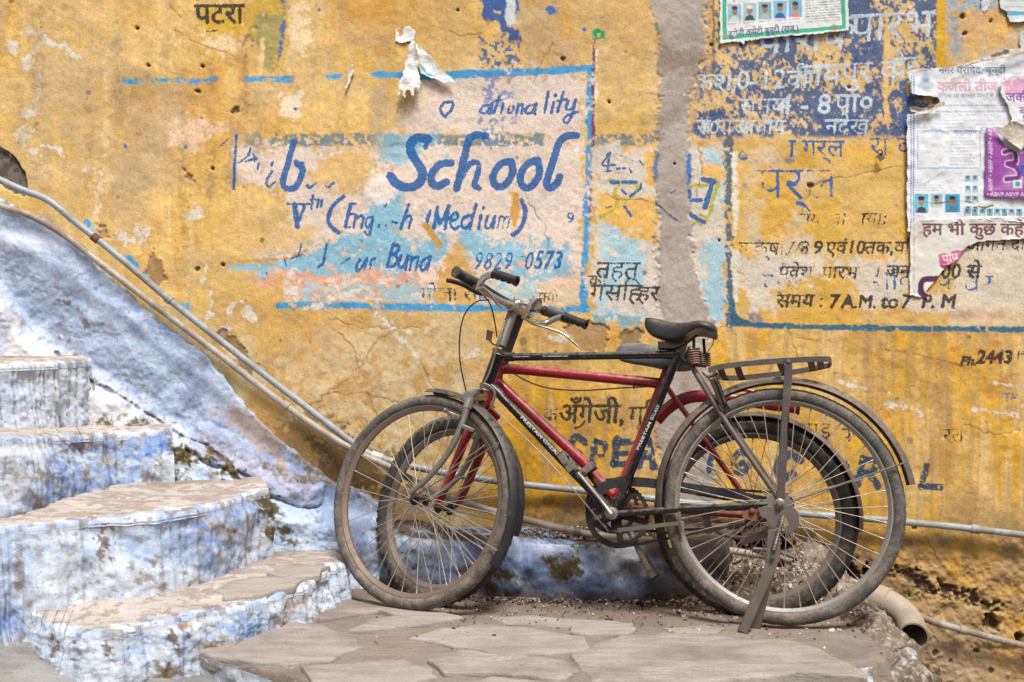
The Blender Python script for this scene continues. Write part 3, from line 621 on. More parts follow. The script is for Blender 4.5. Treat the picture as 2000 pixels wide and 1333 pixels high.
W.strokes(0, *B_, [([(252, 405), (205, 398), (168, 425), (170, 480), (205, 535), (228, 590), (205, 640), (145, 658), (95, 640), (62, 600)], 46), ([(255, 392), (240, 450)], 22),
    ([(375, 530), (325, 535), (285, 570), (272, 620), (300, 652), (352, 630)], 38), ([(552, 388), (500, 385), (468, 415), (440, 520), (405, 662)], 38), ([(690, 520), (640, 530), (600, 580), (596, 630), (625, 655), (668, 630), (695, 575), (690, 520)], 36), ([(828, 515), (780, 530), (742, 580), (738, 630), (765, 660), (805, 640), (836, 585), (828, 515)], 36),
    ([(1030, 385), (980, 388), (940, 420), (912, 500), (885, 590), (872, 635), (890, 658), (925, 635), (942, 600)], 37)], .08)
W.strokes(0, *B_, [([(428, 610), (470, 540), (510, 525), (520, 560), (495, 640), (520, 660)], 30)], .3)
W.strokes(0, *B_, [([(268, 780), (252, 836)], 16), ([(305, 758), (288, 868)], 17), ([(302, 770), (318, 845), (362, 752)], 15), ([(365, 752), (345, 872)], 17), ([(374, 836), (408, 815), (402, 788), (378, 805), (372, 850), (395, 874), (416, 858)], 13), ([(476, 802), (440, 818), (430, 856), (452, 868), (476, 840)], 15), ([(506, 745), (474, 872)], 16), ([(532, 800), (518, 872)], 14), ([(546, 760), (544, 768)], 12), ([(566, 805), (552, 862), (580, 862), (604, 805), (592, 868)], 12), ([(742, 722), (762, 775), (755, 830), (730, 880), (698, 902)], 22)], .06)
W.strokes(0, *B_, [([(618, 866), (632, 810), (652, 815), (644, 866)], 12), ([(650, 830), (668, 808), (680, 818), (668, 868)], 12)], .32)
W.strokes(0, *B_, [([(1010, 795), (992, 790), (986, 808), (1002, 818), (1012, 800), (1008, 825), (990, 834)], 8)], .05)
W.strokes(0, *B_, [([(76, 950), (40, 1072)], 14), ([(70, 955), (104, 962), (92, 995), (60, 1005)], 13), ([(62, 1005), (96, 1022), (80, 1062), (38, 1072)], 13), ([(116, 1010), (102, 1060), (125, 1070), (150, 1015)], 13), ([(152, 1010), (138, 1085)], 14), ([(172, 1020), (160, 1086)], 14), ([(168, 1040), (196, 1018), (204, 1030), (190, 1086)], 13), ([(262, 1020), (230, 1035), (216, 1070), (232, 1088), (256, 1055)], 16), ([(268, 1015), (252, 1084)], 14)], .12)
for s_, x_ in (('9', 488), ('8', 540), ('2', 592), ('9', 644), ('0', 752)): W.text(0, s_, 740 + x_ / 2.665, 120 + 1085 / 2.665, 50, wear=.22, slant=.3, bold=.3, stretch=.66)
for s_, x_ in (('5', 804), ('7', 854), ('3', 904)): W.text(0, s_, 740 + x_ / 2.665, 120 + 1080 / 2.665, 50, wear=.08, slant=.3, bold=.9, stretch=.66)
W.brush(0, [(738 + 740 / 2.665, 120 + 1018 / 2.665), (740 + 760 / 2.665, 120 + 1018 / 2.665)], 4, .3)
# second panel
C_ = (1140, 250, 3.333)
W.strokes(0, *C_, [([(165, 165), (125, 240), (205, 238)], 16), ([(170, 160), (155, 285)], 16), ([(130, 282), (180, 278)], 10), ([(220, 265), (235, 262)], 18), ([(258, 262), (272, 258)], 16), ([(300, 265), (312, 290)], 14), ([(215, 165), (265, 190), (320, 210)], 5), ([(365, 210), (390, 245)], 10), ([(185, 352), (225, 352)], 28), ([(255, 350), (340, 352)], 26), ([(375, 365), (365, 400), (300, 445)], 16), ([(250, 405), (275, 430)], 18), ([(265, 510), (310, 575)], 16), ([(150, 520), (185, 510)], 14)], .2)
W.strokes(0, *C_, [([(780, 335), (850, 350)], 40), ([(840, 350), (815, 440), (790, 520)], 34), ([(690, 410), (700, 470), (760, 470)], 30), ([(700, 570), (780, 612)], 26), ([(470, 490), (600, 600)], 12), ([(600, 405), (560, 430)], 8)], .26)
for t_, x_, y_, s_, w_ in (('तहत', 1162, 544, 50, .24), ('गसिंह', 1150, 588, 50, .22), ('हर', 1244, 588, 44, .34)): W.text(1, t_, x_, y_, s_, w_, slant=.15, bold=.3)
# blue board: pale Hindi lines
for t_, x_, y_, s_, w_, r_ in (('पारभ', 1660, 82, 84, .3, -.05), ('विशव', 1480, 104, 84, .36, -.05), ('कशा', 1352, 178, 52, .42, 0), ('10-12वीं', 1410, 176, 54, .28, -.03), ('जयपुर व', 1560, 168, 62, .3, -.06), ('देर', 1740, 150, 58, .3, -.06), ('समय', 1444, 222, 48, .34, 0), ('4 - 8', 1518, 222, 56, .22, 0), ('पा०', 1630, 220, 56, .22, -.03), ('10', 1366, 262, 38, .3, 0), ('अवा', 1440, 262, 44, .3, 0), ('नदेख', 1610, 262, 46, .26, 0)):
    W.text(2, t_, x_, y_, s_, w_, slant=.1, rot=r_, bold=.5)
for t_, x_, y_, s_ in (('रा राजकीय', 1360, 262, 44), ('माध्यमिक', 1450, 70, 60)): W.text(2, t_, x_, y_, s_, .5, bold=.2)
for t_, x_, y_, s_, w_ in (('ा गर्ल', 1540, 306, 50, .3), ('रा व', 1700, 304, 56, .3), ('८', 1440, 312, 40, .4)): W.text(0, t_, x_, y_, s_, w_, bold=.4)
# yellow board: black lines
for t_, x_, y_, s_, w_, b_ in (('कक्षा, 6', 1440, 498, 39, .36, .1), ('7 8', 1534, 496, 36, .42, .1), ('9', 1588, 496, 37, .14, .6), ('एवं', 1612, 496, 36, .12, .6), ('10', 1652, 496, 37, .12, .5), ('तक,', 1688, 496, 36, .16, .5), ('वि', 1744, 496, 37, .2, .4), ('पवेश', 1520, 544, 37, .3, .4), ('पारभ', 1604, 544, 36, .24, .6), ('। जन', 1704, 542, 36, .2, .6), ('समय :', 1516, 600, 39, .16, .5), ('7', 1618, 602, 38, .1, 1.2), ('A.', 1642, 602, 36, .1, 1.2), ('M.', 1674, 602, 36, .1, 1.0), ('to', 1718, 602, 38, .14, 1.2), ('7', 1756, 602, 38, .1, 1.2), ('P. M', 1796, 602, 38, .14, 1.1), ('00 से', 1834, 544, 40, .1, 1.0), ('नया वि', 1562, 440, 36, .44, .1), ('ायाः', 1680, 440, 37, .3, .4), ('आगत दिवस', 1884, 490, 36, .24, .5)):
    W.text(1, t_, x_, y_, s_, w_, slant=.16, bold=b_)
for t_, x_, y_, s_ in (('शिक्षक', 1700, 566, 56), ('क्षा', 1490, 568, 50), ('वर', 1880, 576, 60), ('पर्ल', 1478, 390, 96)): W.text(0, t_, x_, y_, s_, .66, bold=-.2)
W.text(1, 'Ph.', 1872, 714, 26, .1, slant=.25, bold=.8); W.text(1, '2443', 1904, 710, 36, .08, slant=.15, bold=1.2); W.text(1, '17', 1978, 710, 34, .3, slant=.15, bold=.8)
W.brush(1, [(1988, 692), (2010, 692)], 3, .1)
# lower line: English course lettering and the Hindi line over it
W.text(1, 'अँगेजी,', 1090, 826, 56, .14, bold=1.1, slant=.08, stretch=.9); W.brush(1, [(1142, 822), (1134, 832), (1124, 836)], 5, .1); W.text(1, 'गि', 1226, 830, 56, .3, bold=.9); W.text(1, 'क', 1060, 822, 38, .36, bold=.6)
D_ = (1040, 740, 2.3256)
def navy(lst, wear):
    for pts, w in lst: W.line([(D_[0] + x / D_[2], D_[1] + y / D_[2]) for x, y in pts], w / D_[2] * 1.12, (38, 64, 92), soft=1.0, rough=1.6, wear=wear * .7, op=.94, fine=True)
navy([([(235, 290), (205, 265), (175, 285), (180, 320), (215, 345), (205, 385), (160, 380)], 30)], .2)
navy([([(285, 285), (275, 380)], 30), ([(285, 285), (330, 300), (310, 345)], 26)], .42)
navy([([(385, 275), (370, 390)], 32), ([(372, 290), (448, 288)], 26), ([(380, 340), (430, 338)], 22), ([(362, 385), (425, 388)], 26), ([(525, 275), (480, 400)], 26), ([(530, 275), (548, 400)], 28), ([(500, 360), (548, 358)], 20)], .16)
navy([([(815, 330), (800, 420)], 24), ([(980, 345), (940, 335), (915, 365), (920, 415), (950, 430), (975, 410), (972, 385), (950, 385)], 26), ([(1215, 370), (1170, 345), (1125, 370), (1110, 420), (1140, 450), (1180, 435)], 34), ([(1425, 380), (1415, 440), (1440, 465), (1465, 450)], 26), ([(1500, 360), (1480, 480)], 28), ([(1500, 370), (1550, 372), (1550, 415), (1495, 425)], 26), ([(1530, 425), (1570, 490)], 28), ([(1790, 395), (1765, 490)], 28), ([(1765, 488), (1850, 492)], 26)], .24)
W.text(1, 'ा टाइ', 1540, 856, 46, .3, bold=.5); W.text(1, 'प', 1640, 862, 40, .42, bold=.4); W.text(1, 'रत', 1840, 864, 42, .42, bold=.3)
# word at the top
W.text(1, 'पटरा', 380, 46, 58, .22, bold=1.5, stretch=.95)
W.brush(1, [(405, 62), (424, 60)], 4, .1); W.brush(1, [(384, 0), (420, 14)], 3, .4)
for t_, x_, y_, s_ in (('मोजा सार', 820, 588, 40), ('संस्था', 940, 592, 30), ('कृपया', 1030, 590, 28)): W.text(1, t_, x_, y_, s_, .5, bold=.2)
W.text(1, 'की', 1150, 560, 34, .5); W.text(0, 'TP', 1958, 786, 26, .3, bold=.4)
# ------------------------------------------------------------------ wall mesh with real relief
uw, vw = W.U, W.V
disp = W.h + (fbm(uw, vw, 300, 301, 3) - .5) * .02 + (fbm(uw, vw, 46, 311, 4) - .5) * .006 + (fbm(uw, vw, 10, 321, 3) - .5) * .0012
lowb = ss(1010, 1100, vw + (fbm(uw, vw, 60, 331, 4) - .5) * 80) * ss(1000, 1100, uw)
disp += (fbm(uw, vw, 26, 341, 4) - .5) * .022 * lowb
wX = (uw - 1000) * WY / F; wZ = CZ - (vw - 666.5) * WY / F; wYv = WY - disp
M['wall'] = painted_mat('weathered_wall_paint')
wall = grid_mesh('painted_wall', wX, wYv, wZ, len(ua), len(va), W, M['wall'])
tag(wall, 'tall ochre yellow plaster wall covered with faded hand-painted school signs', 'wall')

# ------------------------------------------------------------------ staircase
M['lime'] = painted_mat('blue_limewash', 0.6)
def proj(x, y, z): return 1000 + x / y * F, 666.5 - (z - CZ) / y * F
def limewash(X, Yv, Z, seed=0, blue=0.5, brown=0.3, dark=0.0):
    uu, vv_ = proj(X, Yv, Z); c = Canvas(uu, vv_); a = X * 520 + Yv * 300; b = Z * 520 + Yv * 180
    n1 = fbm(a, b, 110, 401 + seed, 5); n2 = fbm(a, b, 38, 411 + seed, 4); n3 = fbm(a, b, 12, 421 + seed, 3); st = fbm(a, b, 20, 431 + seed, 3, sy=90); n4 = fbm(a, b, 170, 441 + seed, 3)
    c.c[:] = lin((188, 198, 212))
    n1 = fbm(a, b, 110, 401 + seed, 6, gain=.6); br = fbm(a, b, 46, 451 + seed, 4, sy=9)
    c.mix((156, 180, 214), ss(.68 - blue * .40, .84 - blue * .40, n1 * .75 + br * .25) * .85); c.mix((108, 140, 192), ss(.70 - blue * .30, .80 - blue * .30, n1 * .35 + n4 * .5 + n3 * .15) * .75); c.mix((208, 213, 220), ss(.58, .74, br) * .4)
    c.mix((204, 210, 217), ss(.5, .7, n3) * .35); c.mix((180, 192, 212), ss(.5, .66, n2) * .35)
    c.mix((176, 166, 156), ss(.60, .68, n2 * .7 + n3 * .3) * ss(.4, .55, n4) * brown * 1.6); c.mix((120, 116, 116), ss(.69, .73, n3 * .6 + n2 * .4) * .6); c.mix((124, 104, 86), ss(.68, .76, st * .6 + n3 * .4) * brown * 1.5 * ss(.4, .65, n4))
    if dark: c.mix((92, 96, 108), ss(.4, .7, n2) * dark)
    return c, n1, n2, n3
stair = empty('staircase', P(150, 1290, 2.7))
tag(stair, 'steep worn stone steps limewashed pale blue and white, climbing left beside the wall', 'staircase')
def resample(pts, n):
    pts = [Vector(p) for p in pts]; d = [0]
    for a, b in zip(pts[:-1], pts[1:]): d.append(d[-1] + (b - a).length)
    out = []; j = 0
    for i in range(n):
        t = d[-1] * i / (n - 1)
        while j < len(d) - 2 and d[j + 1] < t: j += 1
        k = (t - d[j]) / max(1e-9, d[j + 1] - d[j]); out.append(pts[j].lerp(pts[j + 1], min(1, k)))
    return out
def step(edge, back, zlow, seed, blue, brown, batter=0.03, lip=0.0, paint=None, n=320):
    """one step: a lime-plastered riser and its stone tread"""
    if seed:      # carry the upper steps on past the left edge of the picture
        edge = [edge[0] + (edge[0] - edge[1]).normalized() * .7] + edge; back = [back[0] + (edge[0] - edge[1]).normalized() * .7] + back
    E = resample(catmull(edge, 6), n); Bk = resample(catmull(back, 6), n)
    Ex = np.array([tuple(p) for p in E]); Bx = np.array([tuple(p) for p in Bk])
    tg = np.gradient(Ex, axis=0); nr = np.stack([tg[:, 1], -tg[:, 0]], 1); nr /= np.linalg.norm(nr, axis=1)[:, None] + 1e-9   # outward, down-hill side
    if (nr[:, 1].mean()) > 0: nr = -nr
    s1 = np.arange(n) * 1.0; e1d = (fbm(s1 * 2.2, s1 * 0 + seed, 60, 641 + seed, 4) - .5) * .04 + (fbm(s1 * 2.2, s1 * 0 + seed, 14, 645 + seed, 4, gain=.7) - .5) * .026; Ex[:, :2] += nr * e1d[:, None]
    m = 70; t = np.linspace(0, 1, m)[:, None]; off = .0125 + .004 * ss(.1, .4, t) + batter * t
    X = Ex[None, :, 0] + nr[None, :, 0] * off; Yv = Ex[None, :, 1] + nr[None, :, 1] * off; Z = Ex[None, :, 2] - .016 + t * (zlow - Ex[None, :, 2])
    a = X * 520 + Yv * 300; b = Z * 520 + Yv * 100
    d = ((fbm(a, b, 120, 601 + seed, 3) - .5) * .045 + (fbm(a, b, 34, 611 + seed, 4) - .5) * .018 + (fbm(a, b, 9, 621 + seed, 3) - .5) * .006) * ss(0, .12, t)
    X = X + nr[None, :, 0] * d; Yv = Yv + nr[None, :, 1] * d
    X, Yv, Z = (np.broadcast_to(q, (m, n)).ravel().copy() for q in (X, Yv, Z))
    c, n1, n2, n3 = limewash(X, Yv, Z, seed, blue, brown)
    tt = np.broadcast_to(t, (m, n)).ravel()
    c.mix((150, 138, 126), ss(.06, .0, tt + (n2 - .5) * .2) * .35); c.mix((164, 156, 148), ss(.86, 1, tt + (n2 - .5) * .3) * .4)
    if paint: paint(c)
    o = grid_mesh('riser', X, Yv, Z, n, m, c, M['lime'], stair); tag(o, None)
    # tread
    m2 = 70; t = np.linspace(0, 1, m2)[:, None] ** 1.5
    over = np.clip(1 - t / .022, 0, 1)
    X = Ex[None, :, 0] * (1 - t) + Bx[None, :, 0] * t + nr[None, :, 0] * .014 * (1 - t) * (1 - over ** 4 * .0); Yv = Ex[None, :, 1] * (1 - t) + Bx[None, :, 1] * t + nr[None, :, 1] * .014 * (1 - t); Z = Ex[None, :, 2] * (1 - t) + Bx[None, :, 2] * t - over ** 2 * .017 - .008 * np.clip(1 - t / .12, 0, 1) ** 2
    a = X * 520; b = Yv * 520
    Z = Z + ((fbm(a, b, 140, 651 + seed, 3) - .5) * .014 + (fbm(a, b, 30, 661 + seed, 4, sy=16) - .5) * .008) * ss(0, .15, t)
    X, Yv, Z = (np.broadcast_to(q, (m2, n)).ravel().copy() for q in (X, Yv, Z))
    uu, vv_ = proj(X, Yv, Z); c = Canvas(uu, vv_); tt = np.broadcast_to(t, (m2, n)).ravel()
    q1 = fbm(X * 520, Yv * 520, 60, 671 + seed, 5, sy=16); q2 = fbm(X * 520, Yv * 520, 45, 681 + seed, 4); q3 = fbm(X * 520, Yv * 520, 12, 691 + seed, 3)
    c.c[:] = lin((174, 167, 161)); c.mix((152, 143, 137), ss(.45, .65, q1)); c.mix((188, 180, 173), ss(.55, .72, q2) * .6); c.mix((112, 98, 86), ss(.56, .7, q3) * .5); c.mix((170, 146, 130), ss(.62, .72, q1 * .5 + q3 * .5) * .35)
    c.mix((198, 204, 212), ss(.70, .93, tt + (q3 - .5) * .25) * .8); c.mix((108, 92, 74), ss(.58, .74, tt + (q2 - .5) * .3) * ss(.93, .8, tt) * .6)
    w_ = fbm(X * 520, Yv * 520, 70, 697 + seed, 5, gain=.65); c.mix((190, 200, 214), ss(.11, .03, tt + (w_ - .5) * .26) * .9); c.mix((140, 166, 206), ss(.10, .02, tt + (q1 - .5) * .2) * ss(.5, .65, w_) * .7); c.mix((112, 98, 86), ss(.62, .7, q3) * ss(.14, .04, tt) * .6)
    grid_mesh('tread', X, Yv, Z, n, m2, c, M['lime'], stair)
def moss(c, pts, op=.85):
    r = c.poly(pts, (104, 92, 52), soft=6, rough=18, op=op, wear=.38); c.poly(pts, (70, 62, 34), soft=6, rough=16, op=op, wear=.58)
def p_t2(c):
    moss(c, [(505, 960), (535, 965), (560, 1030), (570, 1060), (530, 1075), (512, 1040)])
    c.poly([(185, 1010), (212, 1010), (216, 1100), (196, 1110)], (96, 66, 52), soft=5, rough=14, op=.8, wear=.5); c.poly([(285, 1090), (312, 1095), (308, 1120), (290, 1122)], (92, 76, 54), soft=4, rough=8, op=.8, wear=.4)
    c.poly([(30, 1040), (45, 1050), (48, 1140), (32, 1150)], (120, 104, 84), soft=5, rough=10, op=.6, wear=.4)
    for k in range(70): c.blob(rng.uniform(0, 520), rng.uniform(1010, 1250), rng.uniform(2, 6), rng.choice([(110, 84, 66), (150, 128, 110), (214, 218, 222)]), op=.6, rough=.9)
def p_t1(c):
    for q in ([(96, 1240), (116, 1240), (120, 1285), (100, 1280)], [(135, 1232), (166, 1236), (160, 1290), (140, 1288)], [(205, 1230), (224, 1228), (220, 1275), (206, 1278)], [(318, 1212), (332, 1215), (350, 1262), (340, 1275)]): c.poly(q, (92, 72, 58), soft=4, rough=12, op=.85, wear=.42)
def p_t3(c):
    c.poly([(115, 855), (172, 852), (176, 880), (168, 935), (158, 880), (120, 884)], (120, 88, 66), soft=5, rough=12, op=.7, wear=.45); moss(c, [(318, 845), (346, 850), (346, 890), (316, 900)]); c.poly([(282, 842), (332, 840), (330, 880), (286, 890)], (104, 140, 198), soft=6, rough=8, op=.8)
Z1, Z2 = .10, .33
e1 = [Q(60, 1180, Z1), Q(89, 1200, Z1), Q(110, 1215, Z1), Q(166, 1228, Z1), Q(232, 1226, Z1), Q(290, 1212, Z1), Q(340, 1203, Z1), Q(400, 1194, Z1), Q(456, 1186, Z1), Q(520, 1166, Z1), Q(580, 1142, Z1), Q(630, 1115, Z1), Q(668, 1098, Z1)]
b1 = [Q(0, 1170, Z1), Q(100, 1150, Z1), Q(200, 1120, Z1), Q(300, 1110, Z1), Q(380, 1092, Z1), Q(450, 1080, Z1), Q(520, 1060, Z1), Q(640, 1058, Z1)]
step(e1, b1, -.10, 0, .62, .5, batter=.02, paint=p_t1)
e2 = [Q(-160, 1062, Z2), Q(-60, 1046, Z2), Q(0, 1030, Z2), Q(83, 1023, Z2), Q(178, 1011, Z2), Q(249, 1009, Z2), Q(332, 1000, Z2), Q(415, 983, Z2), Q(477, 969, Z2), Q(514, 957, Z2)]
b2 = [P(-200, 965, 3.05), P(0, 940, 3.35), P(120, 935, 3.5), P(240, 928, 3.62), P(330, 924, 3.68), P(420, 920, 3.7), P(500, 922, 3.66)]
step(e2, b2, -.08, 3, .72, .35, batter=.03, paint=p_t2)
e3 = [P(-160, 876, 2.70), P(-80, 866, 2.79), P(0, 857, 2.89), P(83, 853, 3.06), P(166, 848, 3.32), P(249, 845, 3.47), P(335, 838, 3.55)]
b3 = [P(-200, 836, 3.2), P(0, 822, 3.45), P(83, 816, 3.6), P(166, 815, 3.7), P(249, 815, 3.72), P(330, 815, 3.72)]
step(e3, b3, .26, 6, .58, .32, batter=.02, paint=p_t3)
e4 = [P(-160, 722, 2.95), P(-60, 716, 3.06), P(0, 711, 3.16), P(70, 708, 3.3), P(130, 705, 3.46), P(170, 702, 3.56)]
b4 = [P(-200, 700, 3.4), P(0, 693, 3.6), P(60, 693, 3.66), P(120, 693, 3.7), P(150, 693, 3.71), P(170, 693, 3.72)]
step(e4, b4, .46, 9, .3, .22, batter=.015)

# sloping plastered stringer between the steps and the wall
top_line = [(-120, 345), (-30, 378), (60, 402), (130, 446), (200, 520), (300, 606), (380, 672), (450, 742), (520, 826), (600, 894), (680, 948), (760, 985)]
low_line = [(-120, 500), (0, 560), (60, 640), (150, 690), (230, 745), (300, 800), (400, 862), (480, 915), (560, 965), (640, 990), (760, 1010)]
def yline(pts, x): return np.interp(x, [p[0] for p in pts], [p[1] for p in pts])
su = np.arange(-130, 745, 2.6); sv = np.arange(370, 1160, 2.6); Us, Vs = np.meshgrid(su, sv); us, vs_ = Us.ravel(), Vs.ravel()
w1 = (fbm(us, vs_, 50, 701, 4) - .5) * 26; w2 = (fbm(us, vs_, 60, 711, 4) - .5) * 26
dt = vs_ - yline(top_line, us) + w1; dl = vs_ - yline(low_line, us) + w2
b_ = -.03 + .055 * ss(-4, 14, dt) + .05 * ss(10, 120, dt) + .10 * ss(-12, 60, dl) + .07 * ss(60, 260, dl)
rail = seg_dist(us, vs_, [(395, 858), (470, 898), (540, 936), (602, 958)]) + (fbm(us, vs_, 24, 721, 3) - .5) * 10
b_ += .055 * np.sqrt(np.clip(1 - (rail / 34) ** 2, 0, 1))
b_ += (fbm(us, vs_, 90, 731, 3) - .5) * .035 * ss(0, 60, dt) + (fbm(us, vs_, 20, 741, 4) - .5) * .008 * ss(0, 20, dt) + (fbm(us, vs_, 7, 751, 2) - .5) * .004
crk = seg_dist(us, vs_, [(110, 690), (160, 740), (230, 770), (300, 815), (350, 850), (400, 868), (470, 925), (520, 955)]) + (fbm(us, vs_, 14, 761, 3) - .5) * 8
b_ -= .012 * ss(4, 1, crk)
crk2 = seg_dist(us, vs_, [(330, 712), (380, 770), (350, 810), (400, 850)]) + (fbm(us, vs_, 14, 771, 3) - .5) * 8
ys = WY - b_; keep = (dt > -14) & (us < 742)
Sx = (us - 1000) * ys / F; Sz = CZ - (vs_ - 666.5) * ys / F
cs, n1, n2, n3 = limewash(Sx, ys, Sz, 20, .62, .25); 
cs.U, cs.V = us.astype(np.float32), vs_.astype(np.float32)
slope = ss(0, 30, dt) * ss(30, -30, dl)
cs.mix((148, 166, 196), slope * .8); cs.mix((112, 124, 170), slope * ss(.5, .72, n2) * .55 * ss(120, 260, us)); cs.mix((190, 200, 222), slope * ss(.5, .7, n3) * .4)
whit = ss(-10, 60, dl) * ss(330, 200, us); cs.mix((208, 208, 212), whit * .8); cs.mix((206, 190, 176), whit * ss(.5, .72, n1) * .6); cs.mix((150, 176, 214), whit * ss(.6, .74, n1) * .5)
cs.mix((198, 204, 222), ss(30, 5, np.abs(vs_ - 470)) * ss(180, 60, us) * .7 * ss(0, 10, dt))
cs.mix((140, 144, 172), ss(34, 20, rail) * .6); cs.mix((188, 186, 208), ss(24, 6, rail) * .5)
cs.mix((170, 134, 82), ss(8, -6, dt) * .85); cs.mix((70, 62, 54), ss(9, 2, np.abs(dt - 4)) * ss(.38, .55, n3) * .8); cs.mix((120, 124, 146), slope * ss(.58, .7, n3 * .5 + n2 * .5) * .55)
cs.mix((78, 76, 88), ss(3.2, .8, crk) * .75); cs.mix((90, 88, 110), ss(2.5, .6, crk2) * .35)
moss(cs, [(150, 832), (240, 820), (340, 820), (330, 838), (240, 846), (150, 842)], .7)
moss(cs, [(330, 870), (400, 872), (440, 890), (470, 915), (460, 935), (400, 920), (350, 940), (330, 910)], .95); moss(cs, [(500, 960), (540, 975), (566, 1040), (580, 1060), (560, 1060), (520, 1000)], .8); moss(cs, [(480, 900), (600, 930), (640, 920), (660, 950), (600, 950)], .6)
cs.poly([(420, 800), (480, 790), (560, 870), (560, 910), (480, 860)], (168, 142, 112), soft=10, rough=20, op=.7); cs.poly([(560, 880), (640, 900), (700, 930), (700, 960), (620, 940)], (130, 108, 74), soft=10, rough=20, op=.8)
cs.poly([(600, 960), (742, 980), (742, 1100), (640, 1080)], (104, 122, 160), soft=10, rough=22, op=.6)
for q in ([(118, 660), (138, 664), (130, 676)], [(142, 688), (152, 690), (148, 730), (140, 780), (136, 776)], [(180, 740), (186, 745), (182, 790)], [(108, 585), (140, 590), (138, 600)], [(150, 600), (175, 640), (165, 650)]): cs.poly(q, (96, 82, 52), soft=2, rough=5, op=.8, wear=.2)
for k in range(120): cs.blob(rng.uniform(0, 700), rng.uniform(430, 1080), rng.uniform(1.5, 6), rng.choice([(110, 92, 74), (150, 130, 112), (220, 222, 226), (88, 100, 150)]), op=.6, rough=.9)
grid_mesh('stringer', Sx, ys, Sz, len(su), len(sv), cs, M['lime'], stair, keep)

# ------------------------------------------------------------------ plinth along the foot of the wall
PT = .148
plf = [P(600, 1090, 3.6), P(690, 1070, 3.555), P(760, 1062, 3.53), P(860, 1056, 3.46), P(1000, 1052, 3.40), P(1150, 1054, 3.37), P(1300, 1056, 3.36), P(1370, 1060, 3.38), P(1410, 1064, 3.45), P(1425, 1066, 3.6), P(1430, 1066, 3.71)]
n = 420; E = np.array([tuple(p) for p in resample(catmull(plf, 8), n)]); E[:, 2] = PT
prof = [(0.0, 1.0, 'b')]
rows = []; kinds = []
for t in np.linspace(0, 1, 34): rows.append((None, t))
mt = 34; mf = 46; X = np.zeros((mt + mf, n)); Yp = X.copy(); Z = X.copy()
for i in range(mt):
    t = i / mt; X[i] = E[:, 0]; Yp[i] = WY + .01 + (E[:, 1] + .02 - WY - .01) * t; Z[i] = PT + .012 - .010 * t - .02 * max(0, t - .8) * 4 * .3
for i in range(mf):
    t = i / (mf - 1); X[mt + i] = E[:, 0]; Yp[mt + i] = E[:, 1] + .02 - .03 * math.sin(min(1, t * 6) * math.pi / 2) - .012 * t; Z[mt + i] = PT - .004 - (1 - math.cos(min(1, t * 5) * math.pi / 2)) * .012 - t * .27
a, b = X * 520, Z * 520 + Yp * 300
d = (fbm(a.ravel(), b.ravel(), 110, 801, 3) - .5) * .05 + (fbm(a.ravel(), b.ravel(), 30, 811, 4) - .5) * .018 + (fbm(a.ravel(), b.ravel(), 9, 821, 3) - .5) * .005
X, Yp, Z = X.ravel(), Yp.ravel(), Z.ravel(); fr = np.concatenate([np.linspace(.2, 1, mt).repeat(n) * .5, np.ones(mf * n)])
isf = np.concatenate([np.zeros(mt * n), np.ones(mf * n)]); Yp = Yp - d * isf; Z = Z + d * (1 - isf) * .8
cp, n1, n2, n3 = limewash(X, Yp, Z, 40, .85, .2, dark=.6)
cp.mix((74, 90, 130), ss(.4, .62, n1) * .6); cp.mix((96, 80, 64), (1 - isf) * ss(.25, .6, n2) * .9); cp.mix((60, 52, 46), (1 - isf) * ss(.55, .7, n3) * .7)
cp.mix((178, 186, 204), ss(.16, .2, Z + (n3 - .5) * .03) * .0 + ss(1090, 1045, cp.V + (n2 - .5) * 40) * isf * ss(1000, 1040, cp.U) * ss(1180, 1120, cp.U) * .8)
moss(cp, [(1060, 1090), (1130, 1080), (1150, 1100), (1120, 1130), (1110, 1175), (1090, 1180), (1085, 1130), (1062, 1110)], .9); moss(cp, [(930, 1130), (1010, 1120), (1040, 1150), (1010, 1175), (940, 1165)], .9)
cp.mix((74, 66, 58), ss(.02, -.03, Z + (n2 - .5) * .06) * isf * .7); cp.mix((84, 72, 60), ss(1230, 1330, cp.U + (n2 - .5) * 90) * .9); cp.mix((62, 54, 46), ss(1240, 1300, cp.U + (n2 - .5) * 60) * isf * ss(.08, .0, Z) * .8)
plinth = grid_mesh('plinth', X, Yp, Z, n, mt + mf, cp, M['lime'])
tag(plinth, 'low blue limewashed plinth along the wall behind the front wheels', 'plinth')

# ------------------------------------------------------------------ landing: packed dirt with flagstones
edge = [Q(375, 1262, -.01), Q(440, 1292, -.01), Q(520, 1318, -.01), Q(600, 1345, -.01), Q(760, 1372, -.01), Q(1000, 1390, -.01), Q(1250, 1362, -.01), Q(1330, 1345, -.01), Q(1500, 1318, -.01), Q(1640, 1310, -.01), Q(1700, 1300, -.01)]
def land_z(x, y): return -.008 - .026 * ss(2.9, 3.35, y) + .009 * (fbm(x * 520, y * 520, 50, 901, 4) - .5)
xs_ = np.linspace(-.98, 1.22, 300); ys_ = np.linspace(3.75, 2.2, 210); Xl, Yl = np.meshgrid(xs_, ys_); Xl, Yl = Xl.ravel(), Yl.ravel()
ex = [p.x for p in edge]; ey = [p.y for p in edge]
ymin = np.interp(Xl, ex, ey) + (fbm(Xl * 520, Yl * 0, 30, 911, 3) - .5) * .02
Zl = land_z(Xl, Yl); fall = np.clip((ymin + .03 - Yl) / .03, 0, 1); Yl = np.maximum(Yl, ymin - .012 + .01 * (Zl > 9)); Zl = Zl - fall * .16
rf = ss(1.02, 1.2, Xl + (fbm(Xl * 520, Yl * 520, 60, 921, 4) - .5) * .10); Zl = Zl - rf * .32 - .05 * ss(.985, .95, -Xl) * 0
pave = grid_mesh('pavement', Xl, Yl, Zl, 300, 210, None, M['dirt']); tag(pave, kind='structure')
